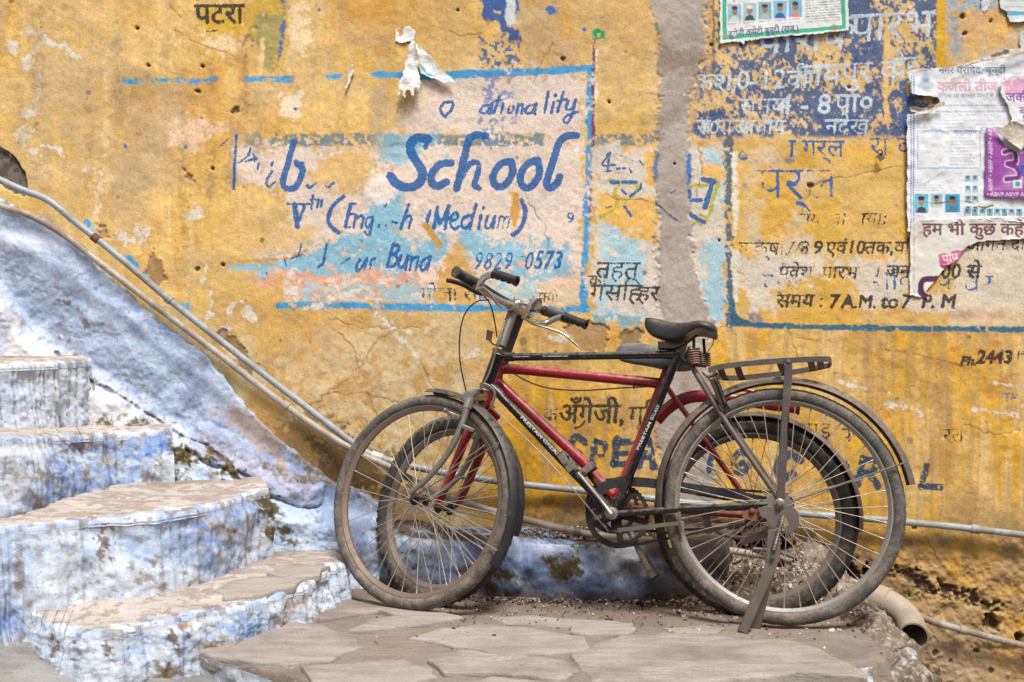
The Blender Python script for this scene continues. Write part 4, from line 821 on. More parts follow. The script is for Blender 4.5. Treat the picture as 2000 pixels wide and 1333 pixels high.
M['flag'] = stone_mat('flagstone', (156, 149, 143), (136, 129, 123), (108, 98, 90), paint=None)
def slab(pts, z, mat, parent, name='flagstone', th=.04, follow=True):
    """irregular stone with chipped, rounded edge and slightly uneven top"""
    q = [Vector(a).lerp(Vector(b), k / 5) for a, b in zip(pts, pts[1:] + pts[:1]) for k in range(5)]; c = sum(q, Vector()) / len(q)
    q = [p + Vector((mnoise.noise(Vector((p.x * 14, p.y * 14, 1))), mnoise.noise(Vector((p.x * 14, p.y * 14, 7))), 0)) * .016 + Vector((mnoise.noise(Vector((p.x * 50, p.y * 50, 1))), mnoise.noise(Vector((p.x * 50, p.y * 50, 7))), 0)) * .004 for p in q]
    vs, fs = [], []; n = len(q); dz = rng.uniform(-.005, .004)
    rings = [(1.0, -th), (1.0, -.007), (.992, -.002), (.975, 0), (.8, 0.0), (.55, .0), (.28, 0)]
    def top(x, y):
        g = float(-.008 - .026 * ss(2.9, 3.35, y)) + .008 if follow else z
        return g + dz + mnoise.noise(Vector((x * 5, y * 5, z * 9))) * .004 + mnoise.noise(Vector((x * 26, y * 60, 3))) * .0015
    for s_, h in rings:
        for p in q:
            r = c + (p - c) * s_; vs.append(Vector((r.x, r.y, top(r.x, r.y) + h)))
    for k in range(len(rings) - 1):
        for i in range(n):
            j = (i + 1) % n; fs.append((k * n + i, k * n + j, (k + 1) * n + j, (k + 1) * n + i))
    vs.append(Vector((c.x, c.y, top(c.x, c.y)))); l = (len(rings) - 1) * n
    for i in range(n): fs.append((l + i, l + (i + 1) % n, len(vs) - 1))
    mb = MB(); mb.add(vs, fs); return mb.build(name, mat, parent, angle=55)
stones = [
    [(378, 1264), (430, 1240), (500, 1222), (560, 1215), (620, 1222), (690, 1246), (704, 1262), (640, 1288), (560, 1296), (470, 1290), (420, 1282)],
    [(592, 1302), (700, 1292), (790, 1288), (842, 1306), (850, 1318), (760, 1345), (640, 1350), (612, 1330)],
    [(540, 1194), (600, 1170), (640, 1152), (700, 1162), (760, 1180), (704, 1194), (640, 1206), (590, 1204)],
    [(712, 1160), (780, 1175), (860, 1188), (905, 1202), (850, 1212), (770, 1196), (725, 1180)],
    [(720, 1206), (780, 1198), (840, 1206), (880, 1210), (800, 1224), (740, 1230), (690, 1232)],
    [(806, 1246), (860, 1228), (940, 1218), (1040, 1226), (1140, 1244), (1150, 1270), (1010, 1278), (900, 1262)],
    [(838, 1290), (900, 1270), (1000, 1282), (1090, 1290), (1130, 1310), (1090, 1328), (980, 1316), (870, 1314)],
    [(850, 1340), (960, 1320), (1060, 1328), (1110, 1340), (1180, 1370), (1010, 1380), (860, 1366)],
    [(960, 1198), (1040, 1196), (1150, 1204), (1240, 1214), (1200, 1226), (1080, 1220), (990, 1214)],
    [(1120, 1222), (1190, 1214), (1240, 1224), (1230, 1240), (1150, 1240), (1112, 1232)],
    [(1120, 1280), (1170, 1256), (1260, 1242), (1300, 1238), (1380, 1240), (1450, 1250), (1540, 1252), (1600, 1268), (1660, 1296), (1690, 1322), (1560, 1312), (1400, 1324), (1330, 1335), (1240, 1340), (1160, 1326), (1130, 1300)],
    [(1300, 1226), (1380, 1220), (1420, 1226), (1400, 1236), (1320, 1236)],
]
for q in stones:
    cx = sum(p[0] for p in q) / len(q); cy = sum(p[1] for p in q) / len(q); q = [(cx + (a - cx) * 1.025, cy + (b - cy) * 1.06) for a, b in q]
    slab([Q(a, b, 0) for a, b in q], 0, M['flag'], pave)
for q in ([(520, 1118), (580, 1098), (646, 1104), (620, 1120), (560, 1128)], [(455, 1132), (520, 1122), (600, 1128), (570, 1142), (500, 1160), (440, 1166), (420, 1150)]):
    slab([Q(a, b, Z1 + .012) for a, b in q], Z1 + .012, M['flag'], stair, th=.02, follow=False)
# painted kerb faces of the landing
def kerb(pts, zt, zb, seed, name):
    n, m = 220, 26; E = np.array([tuple(p) for p in resample(catmull(pts, 6), n)]); t = np.linspace(0, 1, m)[:, None]
    X = E[None, :, 0] + 0 * t; Yk = E[None, :, 1] - .004 - .015 * t; Z = zt + (zb - zt) * t + 0 * X
    a, b = X * 520, Z * 520; d = (fbm(a, b, 60, 951 + seed, 3) - .5) * .03 + (fbm(a, b, 18, 961 + seed, 4) - .5) * .012
    Yk = Yk - d; X, Yk, Z = (np.broadcast_to(q, (m, n)).ravel().copy() for q in (X, Yk, Z))
    c, n1, n2, n3 = limewash(X, Yk, Z, 60 + seed, .4, .4); c.mix((84, 74, 64), ss(.55, .7, n3) * ss(.3, .6, n2) * .7)
    return grid_mesh(name, X, Yk, Z, n, m, c, M['lime'], pave)
kerb([p + Vector((0, -.012, 0)) for p in edge], -.010, -.16, 0, 'kerb')

# ------------------------------------------------------------------ conduits, drain, bank of rubble, debris
def pvc(name, a, b, scale=9):
    t = NT(name); n = t.noise(scale, 5, .65); c = t.mix(t.step(n, .42, .62), L(*a), L(*b)); c = t.mix(t.step(t.noise(70, 4), .6, .68, 0, .7), c, L(104, 88, 70))
    t.bump(t.noise(240, 2), .15, .0006); return t.set(Base_Color=c, Roughness=t.step(n, .3, .7, .38, .7))
M['pvc'] = pvc('grey_conduit', (146, 154, 158), (128, 126, 120)); M['pvc2'] = pvc('dusty_conduit', (158, 152, 142), (128, 112, 94))
M['pvc3'] = pvc('buried_conduit', (112, 100, 88), (92, 80, 68)); M['drain'] = pvc('drain_pipe_plastic', (158, 146, 132), (132, 118, 104))
M['rust'] = worn('rusty_iron', (110, 74, 54), (78, 52, 40), .6, .8); M['white_fit'] = pvc('white_fitting', (190, 190, 186), (150, 148, 140))
def pipe(name, pts, r, mat, label, fit=()):
    pp = catmull([P(*p) for p in pts], 10); root = empty(name, pp[-1]); MB().tube(pp, r, 14).build('tube', mat, root)
    for (a, b, d), w, m_ in fit:
        c = P(a, b, d); k = min(range(1, len(pp) - 1), key=lambda i: (pp[i] - c).length); t = (pp[k + 1] - pp[k - 1]).normalized()
        MB().lathe(pp[k], t, [(0, -w), (r * 1.02, -w), (r * 1.3, -w * .9), (r * 1.3, w * .9), (r * 1.02, w), (0, w)], 14).build('coupling', M[m_], root)
    tag(root, label, 'pipe', 'conduits run along the wall'); return root
pipe('conduit', [(-120, 296, 3.66), (0, 352, 3.64), (45, 372, 3.635), (95, 392, 3.63), (150, 436, 3.635), (230, 500, 3.645), (330, 585, 3.65), (430, 665, 3.66), (520, 735, 3.665), (620, 812, 3.66), (690, 866, 3.65), (725, 888, 3.64), (790, 908, 3.655), (880, 926, 3.67), (1000, 944, 3.68), (1170, 962, 3.69), (1340, 982, 3.685), (1520, 1000, 3.68), (1700, 1014, 3.68), (1860, 1029, 3.68), (2010, 1046, 3.68), (2200, 1066, 3.68)], .0128, M['pvc'],
     'upper grey conduit running down beside the steps, then level behind both bicycles', [((186, 465, 3.64), .014, 'rust'), ((735, 891, 3.64), .022, 'white_fit'), ((1900, 1033, 3.68), .018, 'pvc'), ((330, 585, 3.65), .012, 'pvc')])
pipe('conduit', [(-120, 350, 3.60), (0, 402, 3.58), (50, 418, 3.575), (95, 440, 3.57), (140, 470, 3.575), (210, 525, 3.58), (320, 610, 3.585), (430, 694, 3.59), (530, 772, 3.60), (620, 836, 3.60), (700, 885, 3.60), (760, 912, 3.6), (800, 935, 3.6), (870, 968, 3.58), (950, 995, 3.54), (1030, 1016, 3.50), (1085, 1030, 3.47), (1140, 1042, 3.455), (1220, 1052, 3.46), (1300, 1058, 3.52), (1400, 1072, 3.58), (1500, 1088, 3.62), (1600, 1112, 3.65), (1700, 1152, 3.66), (1800, 1206, 3.67), (1900, 1236, 3.68), (2010, 1264, 3.68), (2200, 1310, 3.68)], .0125, M['pvc2'],
     'lower dusty conduit along the sloping stair edge, passing under the drain elbow', [((1128, 1040, 3.456), .012, 'pvc3'), ((560, 795, 3.6), .012, 'pvc2'), ((1880, 1230, 3.68), .014, 'pvc2')])
pipe('conduit', [(1470, 1072, 3.60), (1520, 1078, 3.6), (1560, 1093, 3.6), (1600, 1108, 3.6), (1640, 1118, 3.63)], .007, M['pvc3'], 'thin short brown conduit stub seen through the rear wheels', [])

def rubble(X, Yv, Z, seed=0):
    uu, vv_ = proj(X, Yv, Z); c = Canvas(uu, vv_); a, b = X * 520, Yv * 520 + Z * 400
    n1 = fbm(a, b, 60, 1001 + seed, 5); n2 = fbm(a, b, 16, 1011 + seed, 4); n3 = fbm(a, b, 6, 1021 + seed, 2)
    c.c[:] = lin((112, 98, 86)); c.mix((78, 65, 54), ss(.45, .65, n1)); c.mix((168, 154, 138), ss(.55, .7, n2) * .5); c.mix((76, 62, 50), ss(.58, .7, n2 * .5 + n3 * .5) * .7); c.mix((196, 186, 170), ss(.74, .82, n3) * .5)
    return c
bx_ = np.linspace(.50, 1.62, 230); by_ = np.linspace(3.76, 2.45, 230); Xb, Yb = np.meshgrid(bx_, by_); Xb, Yb = Xb.ravel(), Yb.ravel(); a, b = Xb * 520, Yb * 520
nb = fbm(a, b, 70, 1051, 5); nb2 = fbm(a, b, 20, 1061, 4)
nb3 = fbm(a, b, 9, 1071, 3)
Zb = -.055 + .085 * ss(3.18, 3.6, Yb + (nb - .5) * .2) * ss(.52, .62, Xb) + (nb3 - .5) * .014 + .026 * np.exp(-((Xb - 1.12) / .10) ** 2) * ss(2.75, 3.05, Yb) + (nb - .5) * .04 + (nb2 - .5) * .024
Zb += .03 * ss(.98, 1.10, Xb + (nb - .5) * .16) * ss(2.35, 2.6, Yb)
edgeX = 1.15 - .06 * ss(3.0, 2.5, Yb)
Zb -= .62 * ss(0, .10, Xb - edgeX + (nb - .5) * .10 + (nb2 - .5) * .05); Zb -= .3 * ss(2.62, 2.50, Yb)
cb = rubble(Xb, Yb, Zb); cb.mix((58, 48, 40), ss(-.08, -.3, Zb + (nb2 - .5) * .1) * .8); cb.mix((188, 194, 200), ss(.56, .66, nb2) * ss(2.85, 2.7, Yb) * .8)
bank = grid_mesh('rubble_bank', Xb, Yb, Zb, 230, 230, cb, M['lime']); tag(bank, 'bank of dried mud and broken mortar beside the rear wheels', 'rubble', kind='stuff')

# drain elbow
root = empty('drain_elbow', P(1785, 1262, 3.26))
el = catmull([P(1640, 1165, 3.40), P(1690, 1168, 3.36), P(1722, 1174, 3.33), P(1752, 1190, 3.29), P(1772, 1210, 3.25), P(1780, 1228, 3.20), P(1784, 1244, 3.14)], 8)
R_ = .046; mb = MB(); mb.tube(el, [R_] * len(el), 28, cap=False); mb.tube([p for p in el[::-1]], [R_ - .005] * len(el), 28, cap=False)
tdir = (el[-1] - el[-2]).normalized(); mb.lathe(el[-1], tdir, [(R_ - .005, -.0), (R_ - .005, .001), (R_, .001), (R_, 0)], 28)
mb.build('elbow', M['drain'], root)
mb = MB(); k0 = 16; t0 = (el[k0 + 1] - el[k0 - 1]).normalized(); mb.lathe(el[k0], t0, [(R_, -.022), (R_ + .004, -.020), (R_ + .004, .020), (R_, .022)], 28); mb.build('socket_ring', M['drain'], root)
tag(root, 'grey plastic drain elbow poking out of the rubble, mouth down', 'drain pipe')

# fallen crumbs, leaves and flakes: nobody could count them
def scatter(name, n, where, sizes, cols, label, seed):
    r = random.Random(seed); vs, fs, cc = [], [], []
    for _ in range(n):
        p = where(r)
        if p is None: continue
        s = r.uniform(*sizes) * (1 if r.random() < .9 else 1.8); M3 = Matrix.Rotation(r.uniform(0, 6.3), 3, 'Z') @ Matrix.Rotation(r.gauss(0, .5), 3, 'X') @ Matrix.Rotation(r.gauss(0, .4), 3, 'Y')
        k = r.randint(4, 6); b = len(vs); col = r.choice(cols); f = r.uniform(.75, 1.15); th = s * r.uniform(.15, .6)
        for hh in (0, 1):
            for i in range(k):
                an = 6.283 * i / k; q = M3 @ Vector((math.cos(an) * s * r.uniform(.6, 1.1), math.sin(an) * s * r.uniform(.35, .8), hh * th)); vs.append(p + q); cc.append(lin(col) * f)
        fs.append(tuple(b + k + i for i in range(k))); fs += [(b + i, b + (i + 1) % k, b + k + (i + 1) % k, b + k + i) for i in range(k)]
    me = bpy.data.meshes.new(name); me.from_pydata([tuple(v_) for v_ in vs], [], fs)
    for nm in ('paint', 'ink'):
        at = me.color_attributes.new(nm, 'FLOAT_COLOR', 'POINT')
        arr = np.ones((len(vs), 4), np.float32); arr[:, :3] = np.array(cc) if nm == 'paint' else 0; at.data.foreach_set('color', arr.ravel())
    o = link_mesh(me, name, M['lime']); tag(o, label, 'debris', kind='stuff'); return o
brown = [(96, 78, 60), (74, 58, 46), (122, 102, 82), (60, 48, 40)]; pale = [(206, 194, 174), (186, 172, 152), (222, 214, 200)]
def bank_z(x, y):
    i = int(round((3.76 - y) / (3.76 - 2.45) * 229)); j = int(round((x - .50) / 1.12 * 229))
    return float(Zb[max(0, min(229, i)) * 230 + max(0, min(229, j))])
def w_bank(r):
    x, y = r.uniform(.52, 1.07), 3.66 - abs(r.gauss(0, .32)); z = max(bank_z(x, y), float(land_z(np.array([x]), np.array([y]))[0]))
    return Vector((x, y, z)) if z > -.12 and y > 2.6 else None
def w_plinth(r):
    u_ = r.uniform(1000, 1315); y = r.uniform(3.46, 3.70); return Vector(((u_ - 1000) * y / F, y, PT + .004))
def w_land(r):
    x = r.uniform(-.45, .95); y = 3.30 - abs(r.gauss(0, .22)); return Vector((x, y, float(land_z(np.array([x]), np.array([y]))[0]) + .004)) if y > 2.4 else None
def w_foot(r):
    x = r.uniform(-.5, .62); y = np.interp(x, [-.5, 0, .45, .62], [3.5, 3.37, 3.33, 3.33]) - abs(r.gauss(0, .035)); return Vector((x, y, float(land_z(np.array([x]), np.array([y]))[0]) + .003))
scatter('mortar_crumbs', 1500, w_bank, (.002, .008), brown + pale, 'crumbs of mortar and husks lying on the mud bank', 1)
scatter('fallen_litter', 900, w_plinth, (.002, .007), brown + [(84, 68, 52)] + pale[:1], 'dark crumbs and litter gathered on the blue plinth', 2)
scatter('dry_leaf_crumbs', 900, w_land, (.001, .005), brown + [(110, 34, 44), (206, 194, 174)], 'dry leaf crumbs strewn over the flagstones', 3)
scatter('sweepings', 700, w_foot, (.002, .008), brown + pale[:1], 'dark sweepings along the foot of the plinth', 4)

# ------------------------------------------------------------------ bicycles
M['black'] = worn('black_enamel', (20, 21, 26), (80, 75, 72), .42, .06, scale=18, dust=.5, rust=None); M['red'] = worn('red_enamel', (142, 20, 38), (132, 80, 80), .42, .12, scale=18, dust=.75)
M['chrome'] = worn('tarnished_chrome', (190, 187, 184), (84, 74, 66), .4, .12, metal=.95, scale=30); M['steel'] = worn('dull_steel', (132, 126, 120), (70, 60, 52), .5, .32, metal=.6, scale=26)
M['guard'] = worn('dusty_mudguard', (78, 68, 65), (110, 98, 90), .5, .38, scale=20, dust=.6); M['gblack'] = worn('black_mudguard', (36, 37, 42), (86, 78, 72), .4, .28, scale=16, dust=.4)
M['rubber'] = worn('dusty_rubber', (66, 63, 60), (126, 117, 107), .75, .7, scale=24, dust=.5); M['rubber2'] = worn('black_rubber', (40, 39, 38), (100, 92, 83), .65, .65, scale=24, dust=.5)
M['rim'] = worn('worn_rim', (158, 154, 150), (104, 90, 78), .6, .35, metal=.6, scale=24); M['rimr'] = worn('rusty_rim', (122, 106, 94), (100, 84, 70), .5, .42, metal=.4, scale=18); M['rimg'] = worn('dusty_rim', (122, 112, 104), (92, 80, 70), .5, .55, metal=.3, scale=18)
M['grease'] = worn('greasy_steel', (48, 42, 39), (82, 70, 58), .5, .5, metal=.4, scale=40); M['leather'] = worn('black_saddle_vinyl', (26, 28, 33), (70, 70, 74), .25, .28, scale=22, dust=.3); M['greyseat'] = worn('grey_saddle_vinyl', (72, 76, 82), (120, 114, 106), .4, .5, scale=18, dust=.5)
M['grip'] = worn('black_grip', (22, 22, 25), (62, 58, 54), .3, .4, scale=30); M['spoke'] = worn('spoke_wire', (170, 162, 152), (110, 94, 78), .5, .4, metal=.5, scale=30); M['cable'] = worn('cable_sleeve', (26, 25, 26), (60, 54, 48), .3, .5, scale=20)
M['decal'] = worn('white_transfer', (204, 206, 206), (56, 56, 60), .72, .4, scale=70); M['strip'] = worn('yellow_strip', (188, 184, 96), (120, 112, 70), .3, .6, scale=40); M['rack'] = worn('rack_paint', (66, 58, 58), (104, 92, 84), .45, .4, scale=24, dust=.5); M['stand'] = worn('stand_steel', (100, 92, 86), (112, 100, 88), .5, .4, metal=.35, scale=24, dust=.3)

class Plane:
    def __init__(s, A, B, lean):
        s.A, s.B = A, B; s.e = (B - A).normalized(); h = Vector((s.e.x, s.e.y, 0)).normalized(); n0 = Vector((0, 0, 1)).cross(h)
        l = math.radians(lean); s.N = n0 * math.cos(l) + Vector((0, 0, 1)) * math.sin(l); s.N = (s.N - s.e * s.N.dot(s.e)).normalized(); s.up = s.e.cross(s.N).normalized()
        if s.up.z < 0: s.up = -s.up
    def K(s, u_, v_, off=0.0):
        d = P(u_, v_, 1.0) - Vector((0, 0, CZ)); o = Vector((0, 0, CZ)); t = (s.A + s.N * off - o).dot(s.N) / d.dot(s.N); return o + d * t
def tubek(pl, pts, r, name, mat, root, seg=12, per=6, cap=True):
    q = [pl.K(*p) for p in pts]; q = catmull(q, per) if len(q) > 2 else q
    if hasattr(r, '__len__'): n = len(q); r = [r[0] + (r[1] - r[0]) * i / (n - 1) for i in range(n)]
    return MB().tube(q, r, seg, cap).build(name, mat, root)
def tubep(pts, r, name, mat, root, seg=12, per=6):
    q = [P(*p) for p in pts]; q = catmull(q, per) if len(q) > 2 else q
    if hasattr(r, '__len__'): n = len(q); r = [r[0] + (r[1] - r[0]) * i / (n - 1) for i in range(n)]
    return MB().tube(q, r, seg).build(name, mat, root)

def wheel(root, C, ax, fwd, R, sec, rim_d, mats, knob=0.0, nsp=36, hubw=.05, big=.014, rot=0.0, seed=0):
    """tyre, rim, hub and every spoke; ax points to the camera side, fwd to the front"""
    ax = ax.normalized(); fwd = (fwd - ax * fwd.dot(ax)).normalized(); y = ax.cross(fwd)
    Rr = R - 2 * sec + .004
    mb = MB(); w = sec * .62
    mb.lathe(C, ax, [(Rr + .004, -w), (Rr + .004, w), (Rr - .003, w), (Rr - rim_d * .55, w * .72), (Rr - rim_d, 0.004), (Rr - rim_d, -.004), (Rr - rim_d * .55, -w * .72), (Rr - .003, -w)], 72, closed=True)
    wh = mb.build('wheel', M[mats[1]], root, angle=25)
    # tyre with tread cut into it
    nt = 220 if knob else 150; pr = 16; vs, fs = [], []; r3 = random.Random(seed)
    for i in range(nt):
        an = 2 * math.pi * i / nt; d = fwd * math.cos(an) + y * math.sin(an); dent = (mnoise.noise(Vector((math.cos(an) * 3, math.sin(an) * 3, seed))) * .0015)
        for k in range(pr):
            b = 2 * math.pi * k / pr; rr, hh = math.cos(b), math.sin(b); s_ = sec
            if knob and rr > .15:
                ph = i + (2 if (k % 2) else 0); s_ = sec + (knob if (ph % 4) < 2 else 0) * (1 if rr > .45 else .8)
            elif rr > .3: s_ = sec + (.0009 if (i + k) % 2 else 0)
            vs.append(C + d * (R - sec + rr * s_ + dent) + ax * hh * s_ * 1.02)
    for i in range(nt):
        for k in range(pr): i2, k2 = (i + 1) % nt, (k + 1) % pr; fs.append((i * pr + k, i2 * pr + k, i2 * pr + k2, i * pr + k2))
    mb = MB(); mb.add(vs, fs); mb.build('tyre', M[mats[0]], wh, angle=30)
    mb = MB(); mb.lathe(C, ax, [(0, -hubw), (.005, -hubw), (.005, -hubw * .72), (.012, -hubw * .72), (big + .008, -hubw * .6), (big + .008, -hubw * .54), (big, -hubw * .48), (big * .8, 0), (big, hubw * .48), (big + .008, hubw * .54), (big + .008, hubw * .6), (.012, hubw * .72), (.005, hubw * .72), (.005, hubw), (0, hubw)], 20); mb.build('hub', M['grease'], wh, angle=35)
    me = None; o3 = origin_of(wh)
    for i in range(nsp):
        side = 1 if i % 2 else -1; a1 = rot + 2 * math.pi * i / nsp; tw = (.95 if (i // 2) % 2 else -.95)
        a0 = a1 + tw
        p1 = C + (fwd * math.cos(a1) + y * math.sin(a1)) * (Rr - rim_d); p0 = C + (fwd * math.cos(a0) + y * math.sin(a0)) * (big + .005) + ax * side * hubw * .57
        if me is None:
            ln = (p1 - p0).length; mb2 = MB(); mb2.tube([(0, 0, 0), (0, 0, ln * .96), (0, 0, ln * .96), (0, 0, ln)], [.0013, .0013, .0024, .0024], 6); so = mb2.build('spoke', M['spoke'], None); so.parent = wh; me = so.data
        else: so = link_mesh(me, 'spoke', M['spoke'], wh)
        q = (p1 - p0).to_track_quat('Z', 'Y'); so.rotation_mode = 'QUATERNION'; so.rotation_quaternion = q; so.location = p0 - o3
    return wh
def guard(root, C, ax, fwd, R, w, ph0, ph1, mat, name='mudguard', depth=.016, seg=60):
    ax = ax.normalized(); prof = []
    for k in range(9): t = -1 + k / 4; prof.append((R - depth * t * t, w * t))
    for k in range(8, -1, -1): t = -1 + k / 4; prof.append((R - .0018 - depth * t * t, w * t * .97))
    return MB().lathe(C, ax, prof, seg, closed=True, a0=-math.radians(ph1), a1=-math.radians(ph0), xref=fwd).build(name, mat, root, angle=50)
def chainring(pl, c, off, R, teeth, name, root, arms=5, mat='grease'):
    C = pl.K(c[0], c[1], off); ax, f = pl.N, pl.e; y = ax.cross(f); vs, fs = [], []; n = teeth * 2; t = .0035
    for h in (-t / 2, t / 2):
        for rr in (0, 1):
            for i in range(n):
                an = 2 * math.pi * i / n; r = (R * .84 if rr == 0 else (R if i % 2 else R * .955)); vs.append(C + (f * math.cos(an) + y * math.sin(an)) * r + ax * h)
    for i in range(n):
        j = (i + 1) % n; fs += [(i, j, n + j, n + i), (2 * n + i, 3 * n + i, 3 * n + j, 2 * n + j), (n + i, n + j, 3 * n + j, 3 * n + i), (i, 2 * n + i, 2 * n + j, j)]
    mb = MB(); mb.add(vs, fs)
    for k in range(arms):
        an = 2 * math.pi * k / arms + .4; d = f * math.cos(an) + y * math.sin(an); mb.bar(C + d * .012, C + d * R * .86, .02, .004, d.cross(ax))
    mb.lathe(C, ax, [(R * .44, -.003), (R * .52, -.003), (R * .52, .003), (R * .44, .003)], 30, closed=True); mb.lathe(C, ax, [(0, -.006), (.02, -.006), (.02, .006), (0, .006)], 20)
    return mb.build(name, M[mat], root, angle=30)
def chain(pl, c1, r1, c2, r2, off, root):
    """roller chain: one link after another round two wheels"""
    A_, B_2 = pl.K(c1[0], c1[1], off), pl.K(c2[0], c2[1], off); d = (B_2 - A_); L_ = d.length; x = d.normalized(); ax = pl.N; y = x.cross(ax)
    if y.z < 0: y = -y
    al = math.acos((r1 - r2) / L_); pts = []
    for i in range(25): an = al + (2 * math.pi - 2 * al) * i / 24; pts.append(A_ + x * math.cos(an) * r1 + y * math.sin(an) * r1)
    for i in range(13): an = -al + 2 * al * i / 12; pts.append(B_2 + x * math.cos(an) * r2 + y * math.sin(an) * r2)
    pts.append(pts[0]); tot = sum((b - a).length for a, b in zip(pts[:-1], pts[1:])); n = int(tot / .0127); q = resample(pts, n + 1); mb = MB()
    for i in range(n): mb.bar(q[i], q[i] + (q[i + 1] - q[i]) * (1.25 if i % 2 else 1.0), .0075 if i % 2 else .009, .007 if i % 2 else .0045, (q[i + 1] - q[i]).cross(ax))
    return mb.build('chain', M['grease'], root, smooth=False)
def grip(p, q, r, root, up, label=None):
    p, q = Vector(p), Vector(q); n = 36; mb = MB(); d = (q - p).normalized(); dn = Vector((0, 0, -1)); x = (dn - d * dn.dot(d)).normalized(); y = d.cross(x); vs, fs = [], []; seg = 14
    for i in range(n + 1):
        t = i / n; w = max(0, math.sin(t * 4 * 2 * math.pi)) * .25 * (0.1 < t < .9); rr = r * (1.12 if t > .95 or t < .03 else 1)
        for k in range(seg):
            an = 2 * math.pi * k / seg; vs.append(p + (q - p) * t + (x * math.cos(an) + y * math.sin(an)) * rr * (1 - w * max(0, math.cos(an))))
    for i in range(n):
        for k in range(seg): k2 = (k + 1) % seg; fs.append((i * seg + k, i * seg + k2, (i + 1) * seg + k2, (i + 1) * seg + k))
    b = n * seg; e = len(vs)
    for s_, h in ((.55, 0), (.5, -.012)):
        for k in range(seg): an = 2 * math.pi * k / seg; vs.append(q + d * h + (x * math.cos(an) + y * math.sin(an)) * r * s_)
    for k in range(seg): k2 = (k + 1) % seg; fs += [(b + k, b + k2, e + k2, e + k), (e + k, e + k2, e + seg + k2, e + seg + k)]
    fs.append(tuple(e + seg + k for k in range(seg))); fs.append(tuple(range(seg)))
    mb.add(vs, fs); return mb.build('grip', M['grip'], root, angle=50)
def pedal(C, ax, fw, root, side=1):
    """block pedal: two rubber blocks on a spindle"""
    up = ax.cross(fw).normalized(); mb = MB(); mb.tube([C, C + ax * .095 * side], .006, 10); 
    for h in (.012, .088): mb.bar(C + ax * h * side - fw * .03, C + ax * h * side + fw * .03, .022, .004, up)
    o = mb.build('pedal', M['steel'], root, bevel=.001)
    for s_ in (-1, 1):
        m2 = MB(); m2.bar(C + ax * .016 * side + fw * .026 * s_, C + ax * .084 * side + fw * .026 * s_, .026, .02, up); m2.build('pedal_block', M['rubber2'], o, bevel=.003)
    return o
def lettering(txt, pl, a, b, off, h, root, mat, outline=None):
    """flat transfer along a tube from pixel a to pixel b"""
    p, q = pl.K(a[0], a[1], off), pl.K(b[0], b[1], off); d = q - p; x = d.normalized(); y = pl.N.cross(x)
    cu = bpy.data.curves.new('transfer', 'FONT'); cu.body = txt; cu.size = 1; cu.resolution_u = 2; cu.fill_mode = 'FRONT'; cu.offset = .02
    o = bpy.data.objects.new('t', cu); COL.objects.link(o); dg = bpy.context.evaluated_depsgraph_get(); me = bpy.data.meshes.new_from_object(o.evaluated_get(dg)); bpy.data.objects.remove(o)
    w = max(v_.co.x for v_ in me.vertices) or 1; o3 = origin_of(root)
    for v_ in me.vertices: v_.co = p + x * (v_.co.x / w * d.length) + y * (v_.co.y * h) - o3
    me.materials.clear(); return link_mesh(me, 'transfer', mat, root)

# ---- black roadster
BK = Plane(P(1532, 1222, 2.94), P(818, 1190, 3.20), 9); K = BK.K
bk = empty('bicycle', BK.A.copy()); bk.location.z = 0
tag(bk, 'old black roadster bicycle with rear carrier, standing in front on its kickstand', 'bicycle', 'bicycles leaning by the wall')
Cr = BK.A + BK.up * .352
wheel(bk, Cr, BK.N, BK.e, .352, .0205, .012, ('rubber', 'rim'), nsp=40, hubw=.055, seed=1)
sx = (K(1003, 608) - K(948, 760)).normalized(); st = Matrix.Rotation(math.radians(-17), 3, sx); fN, fE = st @ BK.N, st @ BK.e
Cf = P(820, 977, 3.25); wheel(bk, Cf, fN, fE, .349, .0205, .016, ('rubber', 'rimr'), nsp=32, hubw=.05, big=.012, rot=.05, seed=2)
tb = lambda pts, r, name='frame_tube', mat='black', seg=14, per=6: tubek(BK, pts, r, name, M[mat], bk, seg, per)
# frame
HT = K(977, 683); HB = K(948, 762)
mb = MB(); mb.tube([HT, HB], .0205, 18); mb.tube([K(986, 698), K(1318, 693)], .0128, 14); mb.tube([K(957, 752), K(1198, 1004)], .0138, 14); mb.tube([K(1334, 668), K(1200, 1002)], .0138, 14)
for s_ in (1, -1):
    mb.tube([K(1200, 1004, .024 * s_), K(1340, 994, .045 * s_), K(1500, 986, .058 * s_)] if s_ > 0 else [BK.K(1200, 1004) - BK.N * .024, Cr - BK.e * .02 - BK.N * .058], .0098, 12)
mb.lathe(K(1198, 1004), BK.N, [(0, -.036), (.021, -.036), (.021, .036), (0, .036)], 20)
frame = mb.build('frame', M['black'], bk)
for p, q, r in (((977, 683), (972, 697), .0245), ((952, 752), (947, 765), .0245)): MB().lathe(K(*p), K(*q) - K(*p), [(.018, 0), (r, .002), (r, .010), (.021, .014), (r * .95, .018), (.018, .021)], 20).build('headset_cup', M['steel'], bk)
for q in ([(986, 698), (1004, 697.5)], [(962, 757), (978, 773)], [(1302, 693), (1320, 692.5)]): MB().tube([K(*q[0]), K(*q[1])], .0150, 14).build('lug', M['black'], frame)
MB().tube([K(1338, 660), K(1326, 690)], .0155, 14).build('seat_lug', M['steel'], frame)
tb([(1002, 697.6, .0133), (1034, 697, .0133)], .0009, 'scrape', 'decal', 6); tb([(1060, 696.6, .0131), (1110, 696, .0131)], .0011, 'scrape', 'decal', 6)
for s_ in (1, -1):
    if s_ > 0: tb([(1342, 702, .02), (1420, 828, .045), (1512, 962, .06), (1520, 975, .062)], .0082, 'seat_stay', 'guard')
    else: MB().tube([K(1342, 702) - BK.N * .02, Cr + BK.up * .02 - BK.N * .06], .0082, 12).build('seat_stay', M['guard'], bk)
